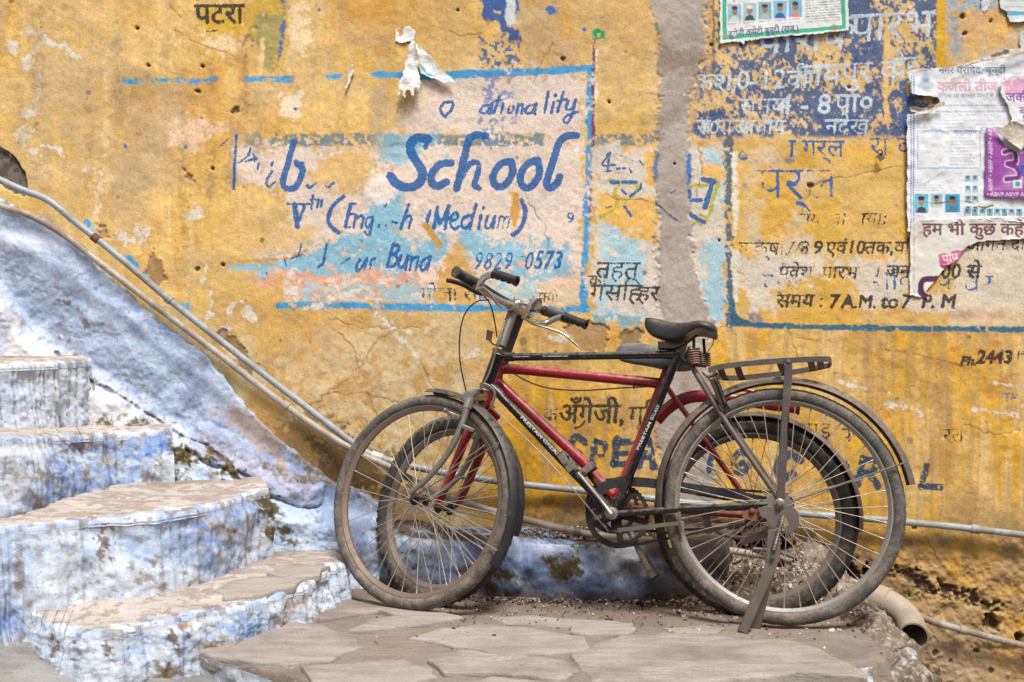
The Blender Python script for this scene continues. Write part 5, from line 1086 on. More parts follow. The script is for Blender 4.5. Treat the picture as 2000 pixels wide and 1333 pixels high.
MB().plate([K(a, b, .062) for a, b in ((1484, 982), (1512, 964), (1534, 962), (1546, 978), (1548, 996), (1530, 1006), (1500, 1002), (1484, 996))], BK.N, .004).build('dropout', M['steel'], bk)
lettering('PREETAM', BK, (1247, 880), (1272, 826), .0146, .012, frame, M['decal']); lettering('GALAXY', BK, (1274, 822), (1289, 792), .0146, .013, frame, M['decal']); lettering('PREETAM GALAXY', BK, (1016, 816), (1098, 901), .0148, .015, frame, M['decal'])
# fork, steered to the right
blade = tubep([(917, 778, 3.215), (908, 812, 3.20), (896, 846, 3.185), (872, 890, 3.18), (836, 934, 3.185), (802, 963, 3.195)], (.0135, .0075), 'fork_blade', M['steel'], bk, 14, 8)
tubep([(940, 785, 3.30), (936, 840, 3.315), (916, 900, 3.32), (884, 944, 3.315), (838, 976, 3.30)], (.0135, .0075), 'fork_blade', M['steel'], bk, 14, 8)
MB().tube([P(914, 776, 3.205), P(930, 772, 3.255), P(943, 774, 3.31)], [.019, .022, .019], 16).build('fork_crown', M['chrome'], bk)
MB().lathe(P(915, 790, 3.21), P(908, 812, 3.2) - P(917, 778, 3.215), [(.0135, -.02), (.0158, -.018), (.0158, .014), (.0135, .016)], 16).build('chrome_sleeve', M['chrome'], bk)
guard(bk, Cf + sx * .002, fN, fE, .349 + .020, .030, 91, 214, M['gblack'])
for k_ in (150, 206):
    d = fE * math.cos(math.radians(k_)) + (fN.cross(fE)) * -math.sin(math.radians(k_))
    MB().tube([Cf + fN * .052, Cf + d * .356 + fN * .030], .0022, 6).build('guard_stay', M['steel'], bk)
guard(bk, Cr + BK.up * .006 - BK.e * .004, BK.N, BK.e, .352 + .030, .031, -4, 171, M['guard'], depth=.02)
for s_ in (.03, -.03):
    d = BK.e * math.cos(math.radians(160)) + BK.up * math.sin(math.radians(160)); MB().tube([Cr + BK.N * s_ * 2.1, Cr + d * .372 + BK.N * s_], .0026, 6).build('guard_stay', M['steel'], bk)
# stem, bar, grips, bell, levers
MB().tube([P(1003, 604, 3.285), P(978, 676, 3.25)], .0165, 18).build('stem', M['steel'], bk)
MB().ball(P(1011, 593, 3.285), .019, 14, (1, 1, .8)).build('stem_bolt', M['chrome'], bk)
MB().tube([P(996, 596, 3.25), P(1022, 608, 3.34)], .0185, 16).build('bar_clamp', M['chrome'], bk)
hb = catmull([P(966, 536, 2.985), P(950, 540, 3.0), P(940, 550, 3.02), P(938, 561, 3.05), P(950, 572, 3.10), P(975, 587, 3.19), P(1008, 602, 3.29), P(1030, 622, 3.37), P(1046, 631, 3.42), P(1064, 632, 3.45), P(1082, 624, 3.45), P(1100, 619, 3.435)], 8)
bar = MB().tube(hb, .0108, 14).build('handlebar', M['chrome'], bk)
grip(P(964, 535, 2.985), P(1010, 550, 2.945), .0145, bar, None); grip(P(1100, 618, 3.435), P(1145, 635, 3.39), .0155, bar, None)
bd = Vector((.75, -.45, -.42)).normalized(); bc = P(1044, 601, 3.20)
mb = MB(); mb.lathe(bc, bd, [(0, -.022), (.012, -.021), (.023, -.015), (.031, -.006), (.034, 0), (.0345, .004), (.033, .004), (.029, -.003), (.02, -.011), (0, -.016)], 26); bell = mb.build('bell', M['chrome'], bk)
MB().bar(P(1030, 622, 3.3), P(1044, 604, 3.2), .012, .005, (1, 0, 0)).build('bell_bracket', M['steel'], bell)
lv = MB().tube(catmull([P(930, 564, 3.0), P(944, 564, 3.02), P(958, 578, 3.06), P(970, 592, 3.11), P(978, 602, 3.16)], 6), .0046, 10).build('brake_lever', M['chrome'], bk)
MB().tube(catmull([P(1020, 620, 3.30), P(1045, 634, 3.34), P(1075, 643, 3.35), P(1097, 651, 3.35), P(1112, 662, 3.345), P(1129, 677, 3.34)], 6), .0042, 10).build('brake_lever', M['chrome'], bk)
tubep([(986, 626, 3.235), (974, 668, 3.21), (958, 722, 3.21), (946, 748, 3.215)], .0028, 'brake_rod', M['chrome'], bk, 8)
MB().tube(catmull([P(944, 749, 3.20), P(958, 756, 3.2), P(966, 768, 3.2), P(964, 782, 3.2), P(959, 792, 3.2)], 5), .0048, 10).build('brake_link', M['steel'], bk)
tb([(960, 794, .03), (1075, 905, .035), (1188, 1038, .035)], .0022, 'brake_rod', 'spoke', 8)
tb([(1186, 1036, .03), (1215, 1042, .032)], .006, 'brake_link', 'grease', 8)
MB().bar(K(1206, 1036, .034), K(1326, 1022, .045), .012, .004, BK.up).build('brake_arm', M['stand'], bk)
for a, b in ((1326, 1004), (1332, 1026)): MB().bar(K(a, b - 8, .04), K(a + 2, b + 12, .04), .010, .02, BK.e).build('brake_clamp', M['steel'], bk, bevel=.002)
for a, b, d in ((886, 812, 3.19), (914, 838, 3.17)): MB().bar(P(a - 12, b - 6, d), P(a + 12, b + 4, d), .014, .016, (0, 0, 1)).build('brake_stirrup', M['steel'], bk, bevel=.003)
tubep([(884, 815, 3.17), (870, 800, 3.16), (866, 806, 3.16)], .004, 'brake_stirrup', M['steel'], bk, 8)
tubep([(956, 586, 3.2), (930, 590, 3.17), (908, 614, 3.17), (898, 655, 3.18), (899, 710, 3.2), (911, 768, 3.21)], .0022, 'brake_cable', M['cable'], bk, 8)
tubep([(944, 576, 3.1), (958, 596, 3.14), (966, 628, 3.18), (971, 660, 3.2)], .0022, 'brake_cable', M['cable'], bk, 8)
mb = MB(); mb.plate([P(a, b, 3.2) for a, b in ((951, 644), (963, 648), (960, 668), (949, 664))], (0, 1, 0), .006); mb.tube([P(955, 664, 3.2), P(962, 672, 3.21), P(974, 678, 3.23)], .0028, 8); mb.build('lamp_bracket', M['stand'], bk)
# saddle
sec = [(1259, 622, 640, .020), (1266, 620.5, 652, .026), (1280, 622.5, 660, .030), (1300, 628, 666, .034), (1322, 632, 668, .040), (1340, 633, 662, .055), (1354, 631.5, 653, .078), (1368, 631, 649, .095), (1384, 633, 652, .098), (1396, 638, 658, .085), (1402, 646, 656, .06)]
vs, fs = [], []; prof = [(1, 1), (1.02, .75), (.98, .42), (.86, .16), (.6, .03), (.2, 0), (-.2, 0), (-.6, .03), (-.86, .16), (-.98, .42), (-1.02, .75), (-1, 1), (-.8, .96), (0, .8), (.8, .96)]
for a, vt, vb, w in sec:
    top, bot = K(a, vt), K(a, vb)
    for x, t in prof: vs.append(top.lerp(bot, t) + BK.N * (w * x) - BK.up * (.0))
m_ = len(prof)
for i in range(len(sec) - 1):
    for k in range(m_): k2 = (k + 1) % m_; fs.append((i * m_ + k, i * m_ + k2, (i + 1) * m_ + k2, (i + 1) * m_ + k))
fs.append(tuple(range(m_))); fs.append(tuple((len(sec) - 1) * m_ + k for k in range(m_)))
mb = MB(); mb.add(vs, fs); sad = mb.build('saddle', M['leather'], bk, angle=70); sad.modifiers.new('s', 'SUBSURF').levels = 1; sad.modifiers['s'].render_levels = 2
MB().coil(K(1355, 679, .04), K(1356, 712, .04), .0185, .0023, 7, 6, 14).build('saddle_spring', M['rust'], sad); MB().coil(K(1376, 689, -.035), K(1377, 716, -.035), .0165, .0023, 7, 6, 14).build('saddle_spring', M['rust'], sad)
mb = MB(); mb.bar(K(1286, 676), K(1330, 676), .022, .05, BK.up); mb.tube([K(1320, 678, .03), K(1345, 668, .04), K(1362, 655, .045)], .004, 8); mb.tube([K(1355, 662, .04), K(1355, 680, .04)], .005, 8); mb.tube([K(1374, 662, -.03), K(1376, 690, -.03)], .005, 8); mb.tube([K(1320, 684), K(1340, 708, .03), K(1356, 714, .04), K(1378, 716, -.03)], .0045, 8); mb.build('saddle_frame', M['grease'], sad, bevel=.002)
tb([(1380, 690, .05), (1392, 672, .06), (1394, 655, .07)], .0014, 'wire', 'cable', 6)
# carrier
def railk(pts, off): return catmull([K(a, b, off) for a, b in pts], 6)
near = railk([(1384, 724), (1402, 718), (1440, 712.5), (1490, 708), (1540, 704.5), (1590, 702), (1620, 702)], .062); farr = railk([(1392, 728), (1412, 738), (1450, 738), (1500, 733), (1550, 727), (1595, 719), (1619, 714)], -.062)
car = MB().strip(near, .0165, .003, BK.up).build('carrier', M['rack'], bk)
MB().strip(farr, .0165, .003, BK.up).build('carrier_rail', M['rack'], car); MB().strip([near[-1], (near[-1] + farr[-1]) / 2 - BK.e * .006, farr[-1]], .018, .003, BK.up).build('carrier_end', M['rack'], car)
for t_ in (.22, .36, .62, .82, .9):
    i = int(t_ * (len(near) - 1)); MB().strip([near[i] - BK.up * .006, (near[i] + farr[i]) / 2 - BK.up * .010, farr[i] - BK.up * .004], .02, .003, BK.e).build('cross_bar', M['rack'], car)
mb = MB(); mb.tube(catmull([near[9] + BK.N * -.03, near[16] + BK.up * .016 + BK.N * -.05, near[24] + BK.up * .012 + BK.N * -.05, near[31] + BK.N * -.04], 5), .0032, 8); mb.build('spring_clip', M['steel'], car)
MB().strip([K(1540, 700, .067), K(1539, 740, .067), K(1536, 785, .068), K(1531, 830, .069), K(1528, 900, .070), K(1524, 984, .072)], .0225, .0035, [BK.e, BK.e, BK.e, (BK.e + BK.N * .8), BK.e, BK.e]).build('carrier_strut', M['rack'], car)
MB().lathe(K(1540, 706, .069), BK.N, [(0, .004), (.004, .004), (.006, 0), (.006, -.002)], 10).build('bolt', M['steel'], car)
MB().strip([BK.K(1540, 722) - BK.N * .067, Cr - BK.N * .072], .0225, .0035, BK.e).build('carrier_strut', M['rack'], car)
mb = MB(); mb.bar(K(1390, 740, .05), K(1414, 796, .055), .018, .006, BK.e); mb.bar(K(1398, 734, .055), K(1418, 790, .06), .009, .008, BK.e); mb.tube([K(1388, 738, .05), K(1400, 731, .05), K(1404, 742, .05)], .004, 8); mb.bar(K(1408, 786, .055), K(1424, 804, .05), .02, .008, BK.e); mb.build('wheel_lock', M['grease'], bk, bevel=.002)
MB().bar(K(1374, 726, .03), K(1392, 742, .05), .014, .01, BK.e).build('carrier_clamp', M['steel'], car, bevel=.002)
# kickstand
mb = MB(); mb.plate([K(a, b, .076) for a, b in ((1500, 1036), (1508, 1034), (1522, 1036), (1524, 1070), (1523, 1096), (1516, 1103), (1503, 1103), (1495, 1096), (1497, 1066))], BK.N, .005); ks = mb.build('kickstand', M['stand'], bk, bevel=.0015)
mb = MB(); mb.plate([K(a, b, .070) for a, b in ((1480, 992), (1500, 988), (1522, 992), (1545, 984), (1560, 1002), (1561, 1026), (1548, 1042), (1530, 1042), (1541, 1024), (1534, 1010), (1522, 1030), (1506, 1032), (1496, 1014), (1484, 1008))], BK.N, .004); mb.build('stand_bracket', M['stand'], ks, bevel=.0015)
a_, b_2 = K(1512, 1092, .072), K(1450, 1236, .075); MB().bar(a_, b_2, .030, .012, BK.e).build('stand_leg', M['stand'], ks, bevel=.003)
MB().bar(K(1508, 1100, .045), K(1474, 1232, .02), .028, .010, BK.e).build('stand_leg', M['stand'], ks, bevel=.003)
MB().coil(K(1530, 1006, .088), K(1511, 1074, .084), .0065, .0012, 24, 5, 10).build('stand_spring', M['steel'], ks)
MB().lathe(K(1523, 984, .078), BK.N, [(0, .012), (.006, .012), (.010, .008), (.011, 0), (.016, -.002), (.016, -.006)], 8).build('axle_nut', M['steel'], bk)
MB().lathe(K(1509, 1088, .08), BK.N, [(0, .01), (.006, .01), (.007, 0)], 8).build('bolt', M['chrome'], ks); MB().lathe(K(1469, 998, .06), BK.N, [(0, .012), (.005, .012), (.009, .006), (.009, 0)], 8).build('bolt', M['rust'], bk)
MB().plate([K(a, b, .058) for a, b in ((1448, 1000), (1480, 990), (1484, 1010), (1476, 1018), (1452, 1014))], BK.N, .004).build('chain_tug', M['rust'], bk)
# drive train
ring = chainring(BK, (1207, 1006), -.045, .101, 46, 'chainring', bk)
rc = Cr - BK.N * .045; ru, rv = proj(rc.x, rc.y, rc.z)
chainring(BK, (ru, rv), -.045, .036, 18, 'sprocket', bk, 3); chain(BK, (1207, 1006), .1, (ru, rv), .036, -.045, bk)
cc_ = [(1152, 992), (1158, 962), (1178, 942), (1210, 932), (1260, 934), (1340, 944), (1420, 956), (1500, 972), (1506, 984), (1420, 972), (1340, 962), (1260, 952), (1215, 950), (1186, 958), (1172, 974), (1168, 994)]
MB().plate([K(a, b, -.03) for a, b in cc_], BK.N, .002).build('chain_guard', M['gblack'], bk); MB().strip([K(a, b, -.045) for a, b in cc_[:8]], .032, .002, BK.N).build('chain_guard', M['gblack'], bk)
MB().tube(catmull([K(1194, 1003, .07), K(1178, 982, .074), K(1150, 948, .082), K(1118, 910, .088)], 5), [.0165 - .007 * min(1, i / 6) for i in range(16)], 12, flat=.62, up=BK.N).build('crank', M['chrome'], bk)
MB().lathe(K(1194, 1003, .07), BK.N, [(0, .012), (.010, .012), (.012, .006), (.019, .004), (.019, -.03), (0, -.03)], 18).build('crank_boss', M['steel'], bk)
pedal(K(1115, 906, .092), BK.N, (BK.e * .6 + BK.up * .8).normalized(), bk); MB().tube([BK.K(1222, 1030) - BK.N * .07, K(1246, 1072, -.06), K(1266, 1112, -.075)], [.012, .009, .010], 12).build('crank', M['steel'], bk); pedal(K(1266, 1112, -.09), BK.N, (BK.e * .6 + BK.up * .8).normalized(), bk, -1)

# ---- red bicycle behind
RD = Plane(P(1477, 1205, 3.12), P(868, 1180, 3.33), 9); KR = RD.K
rd = empty('bicycle', RD.A.copy()); tag(rd, 'red bicycle with knobbly tyres leaning against the wall behind the black one', 'bicycle', 'bicycles leaning by the wall')
Rr_ = RD.A + RD.up * .311
w_r = wheel(rd, Rr_, RD.N, RD.e, .311, .026, .016, ('rubber2', 'rimg'), knob=.0065, hubw=.055, seed=3)
sr = (KR(1010, 600) - KR(950, 790)).normalized(); st2 = Matrix.Rotation(math.radians(-30), 3, sr); gN, gE = st2 @ RD.N, st2 @ RD.e
Rf_ = P(868, 993, 3.37); wheel(rd, Rf_, gN, gE, .316, .026, .016, ('rubber2', 'rimg'), knob=.0065, hubw=.05, big=.012, seed=4, rot=.07)
mb = MB(); mb.tube(catmull([KR(985, 700), KR(966, 742), KR(950, 795)], 4), .0205, 16); mb.tube(catmull([KR(972, 742), KR(974, 728), KR(990, 721), KR(1100, 730), KR(1296, 750)], 6), .0178, 16); mb.tube([KR(968, 742), KR(1138, 902), KR(1196, 968)], .0178, 16); mb.tube([KR(1316, 690), KR(1245, 872), KR(1198, 990)], .0155, 16)
mb.lathe(KR(1196, 988), RD.N, [(0, -.036), (.022, -.036), (.022, .036), (0, .036)], 18); rf = mb.build('frame', M['red'], rd)
for s_ in (1, -1):
    MB().tube([KR(1302, 756) + RD.N * .02 * s_, Rr_ + RD.up * .02 + RD.N * .058 * s_], .0085, 12).build('seat_stay', M['red'], rd); MB().tube([KR(1198, 990) + RD.N * .03 * s_, Rr_ + RD.e * .015 + RD.N * .058 * s_], .0085, 12).build('chain_stay', M['red'], rd)
    MB().plate([Rr_ + RD.N * .06 * s_ + RD.e * a + RD.up * b for a, b in ((.03, .012), (-.006, .026), (-.018, 0), (-.008, -.022), (.03, -.014))], RD.N, .004).build('dropout', M['gblack'], rd)
sw = catmull([KR(1282, 822), KR(1300, 802), KR(1330, 782), KR(1370, 774), KR(1440, 780), KR(1500, 789), KR(1560, 797)], 6); MB().tube(sw, .0205, 18, cap=False).build('rear_tube', M['red'], rf); MB().lathe(sw[-1], sw[-1] - sw[-2], [(.0205, -.004), (.0225, -.002), (.0225, .003), (.017, .003), (.017, -.02), (0, -.02)], 18).build('end_ring', M['rubber2'], rf)
MB().tube(catmull([KR(1420, 772, -.03), KR(1450, 762, -.03), KR(1475, 766, -.03)], 5), .006, 10).build('cable_stop', M['red'], rf)
tubep([(938, 798, 3.40), (912, 850, 3.375), (890, 905, 3.355), (866, 962, 3.335), (854, 988, 3.33)], (.0165, .0125), 'fork_leg', M['red'], rd, 14); tubep([(956, 800, 3.44), (946, 864, 3.435), (924, 920, 3.425), (900, 972, 3.415), (884, 990, 3.41)], (.0165, .0125), 'fork_leg', M['red'], rd, 14)
MB().tube([P(936, 800, 3.395), P(948, 796, 3.42), P(958, 802, 3.445)], .021, 14).build('fork_crown', M['red'], rd); MB().bar(P(952, 800, 3.39), P(972, 820, 3.40), .03, .02, (1, 0, 0)).build('reflector', M['red'], rd, bevel=.003)
guard(rd, Rf_, gN, gE, .316 + .024, .036, 118, 196, M['gblack']); gs = gE * math.cos(math.radians(190)) + gN.cross(gE) * -math.sin(math.radians(190)); MB().tube([Rf_ + gN * .055, Rf_ + gs * .335 + gN * .034], .0025, 6).build('guard_stay', M['steel'], rd)
guard(rd, Rr_ + RD.up * .002, RD.N, RD.e, .311 + .020, .036, 72, 188, M['guard'])
MB().tube([P(1016, 612, 3.37), P(986, 694, 3.335)], .0185, 16).build('stem', M['gblack'], rd)
hb2 = [P(890, 531, 3.13), P(940, 560, 3.22), P(990, 590, 3.32), P(1020, 600, 3.38), P(1060, 606, 3.46), P(1100, 620, 3.53), P(1112, 624, 3.55)]; bar2 = MB().tube(catmull(hb2, 6), .0125, 14).build('handlebar', M['grease'], rd)
g2 = MB(); g2.tube([P(937, 558, 3.21), P(894, 533.5, 3.135)], .0175, 16); g2.tube([P(894, 533.5, 3.135), P(889.5, 531, 3.127)], [.019, .019], 16); g2.build('grip', M['rubber2'], bar2); MB().tube([P(1062, 607, 3.465), P(1112, 624, 3.55)], .0175, 14).build('grip', M['rubber2'], bar2)
tubep([(873, 548, 3.08), (884, 550, 3.09), (905, 557, 3.12), (930, 571, 3.17), (944, 574, 3.2)], .0072, 'brake_lever', M['grip'], rd, 10); MB().bar(P(922, 560, 3.17), P(942, 572, 3.2), .016, .02, (0, 0, 1)).build('lever_clamp', M['grease'], rd, bevel=.003)
tubek(RD, [(1000, 728, .015), (1030, 745, .02), (1075, 759, .02), (1140, 763, .02), (1215, 758, .02), (1262, 756, .018)], .0024, 'brake_cable', M['cable'], rd, 8)
MB().lathe(KR(1238, 749), KR(1296, 750) - KR(1230, 749), [(.0185, -.002), (.0195, 0), (.0185, .002)], 14).build('cable_clip', M['gblack'], rf)
# grey saddle
sec = [(1203, 688, 694, .022), (1208, 676, 704, .028), (1222, 670, 708, .032), (1245, 670, 712, .036), (1275, 675, 716, .045), (1300, 680, 722, .06), (1322, 678, 722, .08), (1345, 680, 722, .085), (1356, 690, 716, .06)]
vs, fs = [], []
for a, vt, vb, w in sec:
    top, bot = KR(a, vt), KR(a, vb)
    for x, t in prof: vs.append(top.lerp(bot, t) + RD.N * (w * x))
for i in range(len(sec) - 1):
    for k in range(m_): k2 = (k + 1) % m_; fs.append((i * m_ + k, i * m_ + k2, (i + 1) * m_ + k2, (i + 1) * m_ + k))
fs.append(tuple(range(m_))); fs.append(tuple((len(sec) - 1) * m_ + k for k in range(m_)))
mb = MB(); mb.add(vs, fs); sd2 = mb.build('saddle', M['greyseat'], rd, angle=70); sd2.modifiers.new('s', 'SUBSURF').levels = 1; sd2.modifiers['s'].render_levels = 2
MB().bar(KR(1275, 708), KR(1330, 712), .02, .04, RD.up).build('saddle_clamp', M['grease'], sd2, bevel=.004); MB().tube([KR(1318, 700), KR(1306, 742)], .0135, 14).build('seat_post', M['grease'], rd)
rq = Rr_ - RD.N * .045; ru, rv = proj(rq.x, rq.y, rq.z); chainring(RD, (1196, 988), -.045, .088, 40, 'chainring', rd); chainring(RD, (ru, rv), -.045, .036, 18, 'sprocket', rd, 3); chain(RD, (1196, 988), .087, (ru, rv), .036, -.045, rd)
MB().tube([KR(1196, 988, .06), KR(1172, 955, .066), KR(1150, 926, .07)], [.013, .009, .010], 12).build('crank', M['grease'], rd); pd = pedal(KR(1148, 922, .045), RD.N, (RD.e * .8 - RD.up * .6).normalized(), rd); MB().bar(KR(1150, 918, .115), KR(1162, 908, .115), .014, .004, RD.up).build('pedal_reflector', M['red'], pd)
mb = MB(); mb.bar(KR(1378, 1006, .065), KR(1386, 1042, .07), .022, .02, RD.e); mb.tube(catmull([KR(1386, 1030, .07), KR(1420, 1046, .07), KR(1455, 1050, .06), KR(1498, 1040, .06)], 5), [.008] * 16, 8); mb.bar(KR(1446, 1060, .065), KR(1500, 1042, .065), .022, .006, RD.up); mb.build('side_stand', M['stand'], rd, bevel=.002)
for k_ in range(2):
    ph = (200 + 11 * k_, 209 + 11 * k_) if k_ == 0 else (211, 224)
    pts = []
    for i in range(8):
        an = math.radians(-(ph[0] + (ph[1] - ph[0]) * i / 7) + 0); d = RD.e * math.cos(math.radians(ph[0] + (ph[1] - ph[0]) * i / 7 - 200 - 22)) + RD.up * math.sin(math.radians(ph[0] - 200 - 22 + (ph[1] - ph[0]) * i / 7)); pts.append(Rr_ + d * (.311 - .030) + RD.N * .0285)
    MB().strip(pts, .008, .0012, [(p - Rr_) for p in pts]).build('reflective_strip', M['strip'], w_r)

# ------------------------------------------------------------------ posters and torn paper
def paper_mat(name):
    t = NT(name); base = t.attr('paint').outputs['Color']; fine = t.noise(300, 3, .7)
    base = t.mix(1.0, base, t.mix(t.step(fine, .3, .7), (.9, .89, .87, 1), (1.06, 1.06, 1.06, 1)), 'MULTIPLY'); base = t.mix(t.step(t.noise(22, 5, .7), .56, .7, 0, .35), base, L(176, 150, 116))
    t.bump(t.noise(60, 4, .6), .25, .003); return t.set(Base_Color=base, Roughness=.7, Specular_IOR_Level=.3)
M['paper'] = paper_mat('printed_paper')
def paper(name, outline, off, painter, label, curl=.006, wr=.006, stp=1.25, seed=0, rough=1.5, parent=None, cat='poster'):
    xs = [p[0] for p in outline]; ys_ = [p[1] for p in outline]; ga = np.arange(min(xs) - 2, max(xs) + 2, stp); gb = np.arange(min(ys_) - 2, max(ys_) + 2, stp)
    A2, B2 = np.meshgrid(ga, gb); A2, B2 = A2.ravel(), B2.ravel(); c = Canvas(A2, B2); d = c.sd_poly(outline, np.arange(c.n), rough); keep = d > 0
    y = WY - off - (fbm(A2, B2, 60, 1100 + seed, 3) - .5) * wr * 2 - (fbm(A2, B2, 14, 1110 + seed, 3) - .5) * wr * .5 - curl * .6 * np.exp(-np.maximum(d, 0) / 5) * ss(.4, .7, fbm(A2, B2, 34, 1120 + seed, 2))
    c.c[:] = lin((220, 222, 222)); painter(c); c.c *= (.94 + .1 * fbm(A2, B2, 40, 1130 + seed, 4))[:, None]
    o = grid_mesh(name, (A2 - 1000) * WY / F, y, CZ - (B2 - 666.5) * WY / F, len(ga), len(gb), c, M['paper'], parent, keep)
    if parent is None: tag(o, label, cat, 'papers pasted on the wall')
    md = o.modifiers.new('s', 'SOLIDIFY'); md.thickness = .0006; md.offset = 0
    return o
def print_(c, txt, x, y, size, col, op=.95, rot=0, slant=0, bold=0, stretch=1):
    r = c.text(None, txt, x, y, size, 0, slant, rot, bold, stretch, rough=.2)
    if r: c.mix(col, r[1] * op, r[0])
def lines(c, x0, x1, y0, y1, n, col, op=.6, rot=0.0, h=2.0, seed=1):
    """rows of print too small to read"""
    r = random.Random(seed)
    for i in range(n):
        y = y0 + (y1 - y0) * i / max(1, n - 1); x = x0
        while x < x1 - 3:
            w = r.uniform(3, 11); e = min(x + w, x1)
            k = rot * (x - x0); c.poly([(x, y + k), (e, y + k), (e, y + h + k), (x, y + h + k)], col, soft=.9, rough=.6, op=op * r.uniform(.6, 1)); x = e + r.uniform(1, 2.5)
def portrait(c, x0, y0, x1, y1, bg_=(120, 176, 206), coat=(70, 90, 120), skin=(150, 116, 96), hair=(52, 46, 46)):
    c.rect(x0, y0, x1, y1, bg_, soft=.8, rough=.4); w, h = x1 - x0, y1 - y0; cx = (x0 + x1) / 2
    c.poly([(x0 + w * .1, y1), (x0 + w * .25, y0 + h * .74), (cx, y0 + h * .66), (x1 - w * .25, y0 + h * .74), (x1 - w * .1, y1)], coat, soft=1, rough=.5)
    c.blob(cx, y0 + h * .42, w * .24, skin, soft=.2, sy=1.3, rough=.05); c.blob(cx, y0 + h * .22, w * .25, hair, soft=.2, sy=.6, rough=.1)
# green framed notice
def pg(c):
    gr = (66, 168, 136)
    c.mix((214, 218, 216), np.ones(c.n)); q = lambda t: [(1403 + t, -70), (1652 - t, -70), (1657 - t, 64 - t * .9), (1405 + t, 86 - t * 1.1)]
    c.poly(q(6), gr, soft=.8, rough=.8); c.poly(q(14), (216, 220, 220), soft=.8, rough=.8)
    for k, (bgc, ct) in enumerate((((140, 184, 206), (206, 208, 206)), ((150, 186, 200), (60, 72, 84)), ((120, 166, 180), (150, 170, 170)), ((120, 178, 212), (36, 96, 150)), ((110, 172, 206), (196, 130, 120)))):
        x = 1421 + k * 29.5; y = 10 - k * 2.2; portrait(c, x, y, x + 26, y + 34, bgc, ct, hair=(56, 50, 50) if k != 1 else (210, 208, 200)); lines(c, x, x + 25, y + 37, y + 38, 1, (196, 70, 70), .7, -.08, 2.4, k); lines(c, x + 2, x + 24, y + 44, y + 45, 1, (120, 120, 130), .5, -.08, 1.4, k + 9)
    lines(c, 1572, 1642, -40, 44, 17, (70, 72, 90), .75, -.08, 2.2, 5); lines(c, 1421, 1480, -2, 3, 1, (90, 60, 140), .7, -.06, 3, 7)
    print_(c, 'हुसेनी कमेटी बून्दी (राज.)', 1423, 74, 18, (58, 44, 120), rot=-.085, bold=.35, stretch=.83)
    for k in range(24): c.blob(rng.uniform(1410, 1650), rng.uniform(-10, 80), rng.uniform(1, 4), rng.choice([(196, 170, 120), (226, 226, 220), (150, 120, 84)]), op=.6, rough=.9)
paper('poster', [(1403, -70), (1652, -70), (1658, 63), (1600, 68), (1520, 75), (1455, 82), (1452, 90), (1446, 83), (1405, 87)], .006, pg, 'white notice with green border and five small portraits above the blue board', curl=.004, wr=.002, seed=1)
# large white town notice
def pw(c):
    c.mix((220, 224, 230), np.ones(c.n)); 
    for k in range(62):
        for j in range(2): c.blob(1777 + j * 5, 150 + k * 5 + j * 2.5, 1.9, (74, 122, 178), soft=.3, rough=.2)
    c.blob(1805, 165, 13, (150, 170, 196), op=.7, sy=1.4, rough=.4); c.blob(1805, 160, 6, (110, 130, 160), op=.6)
    print_(c, 'नगर परिषद, बून्दी', 1830, 146, 20, (58, 96, 150), bold=.1); print_(c, 'कजली तीज मेला', 1828, 180, 27, (190, 120, 150), bold=.7); print_(c, 'कजली तीज मेला', 1828, 180, 27, (222, 204, 216), bold=-.4)
    print_(c, 'दिनांक 10 अगस्त 2017 से 24', 1830, 192, 11, (120, 124, 160), bold=.1); lines(c, 1826, 1965, 206, 218, 2, (90, 110, 160), .65, 0, 3, 11); lines(c, 1870, 1950, 225, 226, 1, (150, 130, 180), .5, 0, 2.4, 12); lines(c, 1786, 1960, 236, 250, 3, (140, 146, 170), .45, 0, 1.6, 13)
    for q in ([(1790, 258), (1912, 258), (1912, 330), (1790, 330), (1790, 258)],): c.line(q, 2, (128, 150, 184), rough=.5, smooth=False, op=.7)
    c.line([(1793, 262), (1820, 256), (1850, 262)], 4, (140, 160, 190), op=.6); print_(c, 'कार्यक्रम तीज मेला', 1860, 263, 12, (80, 100, 150), bold=.1); lines(c, 1852, 1900, 270, 322, 9, (110, 130, 170), .5, 0, 2, 14); lines(c, 1792, 1908, 328, 329, 1, (150, 176, 200), .6, 0, 3, 15)
    portrait(c, 1784, 380, 1811, 417, (104, 180, 206), (60, 66, 84)); portrait(c, 1816, 380, 1838, 405, (140, 190, 210), (200, 206, 210)); portrait(c, 1844, 380, 1872, 416, (60, 150, 196), (70, 120, 160))
    lines(c, 1786, 1836, 362, 372, 3, (140, 160, 190), .5, 0, 1.6, 16)
    for k in range(2):
        for j in range(4): portrait(c, 1882 + k * 14, 344 + j * 20, 1893 + k * 14, 357 + j * 20, (120, 176, 196), (190, 198, 204))
    for j in range(9): portrait(c, 1880 + j * 14.5, 409, 1892 + j * 14.5, 423, (110, 172, 196), (120, 140, 160) if j % 2 else (204, 206, 210))
    c.line([(1806, 396), (1830, 398), (1860, 394), (1890, 396), (1915, 407), (1935, 402)], 1.6, (120, 96, 70), rough=1.5); c.line([(1770, 366), (1800, 362), (1850, 330)], 1.2, (170, 172, 176), op=.6)
notch = [(1771, 224), (1800, 222), (1818, 214), (1832, 202), (1828, 192), (1800, 190), (1775, 188)]
paper('poster', [(1770, 142), (1782, 138), (1840, 134), (1882, 130), (1930, 116), (1965, 106), (2060, 92), (2060, 440), (1900, 430), (1778, 452), (1768, 456), (1767, 300), (1769, 228)] + notch, .010, pw, 'large white town notice with blue dotted edge, torn along its top', curl=.012, wr=.004, seed=2)
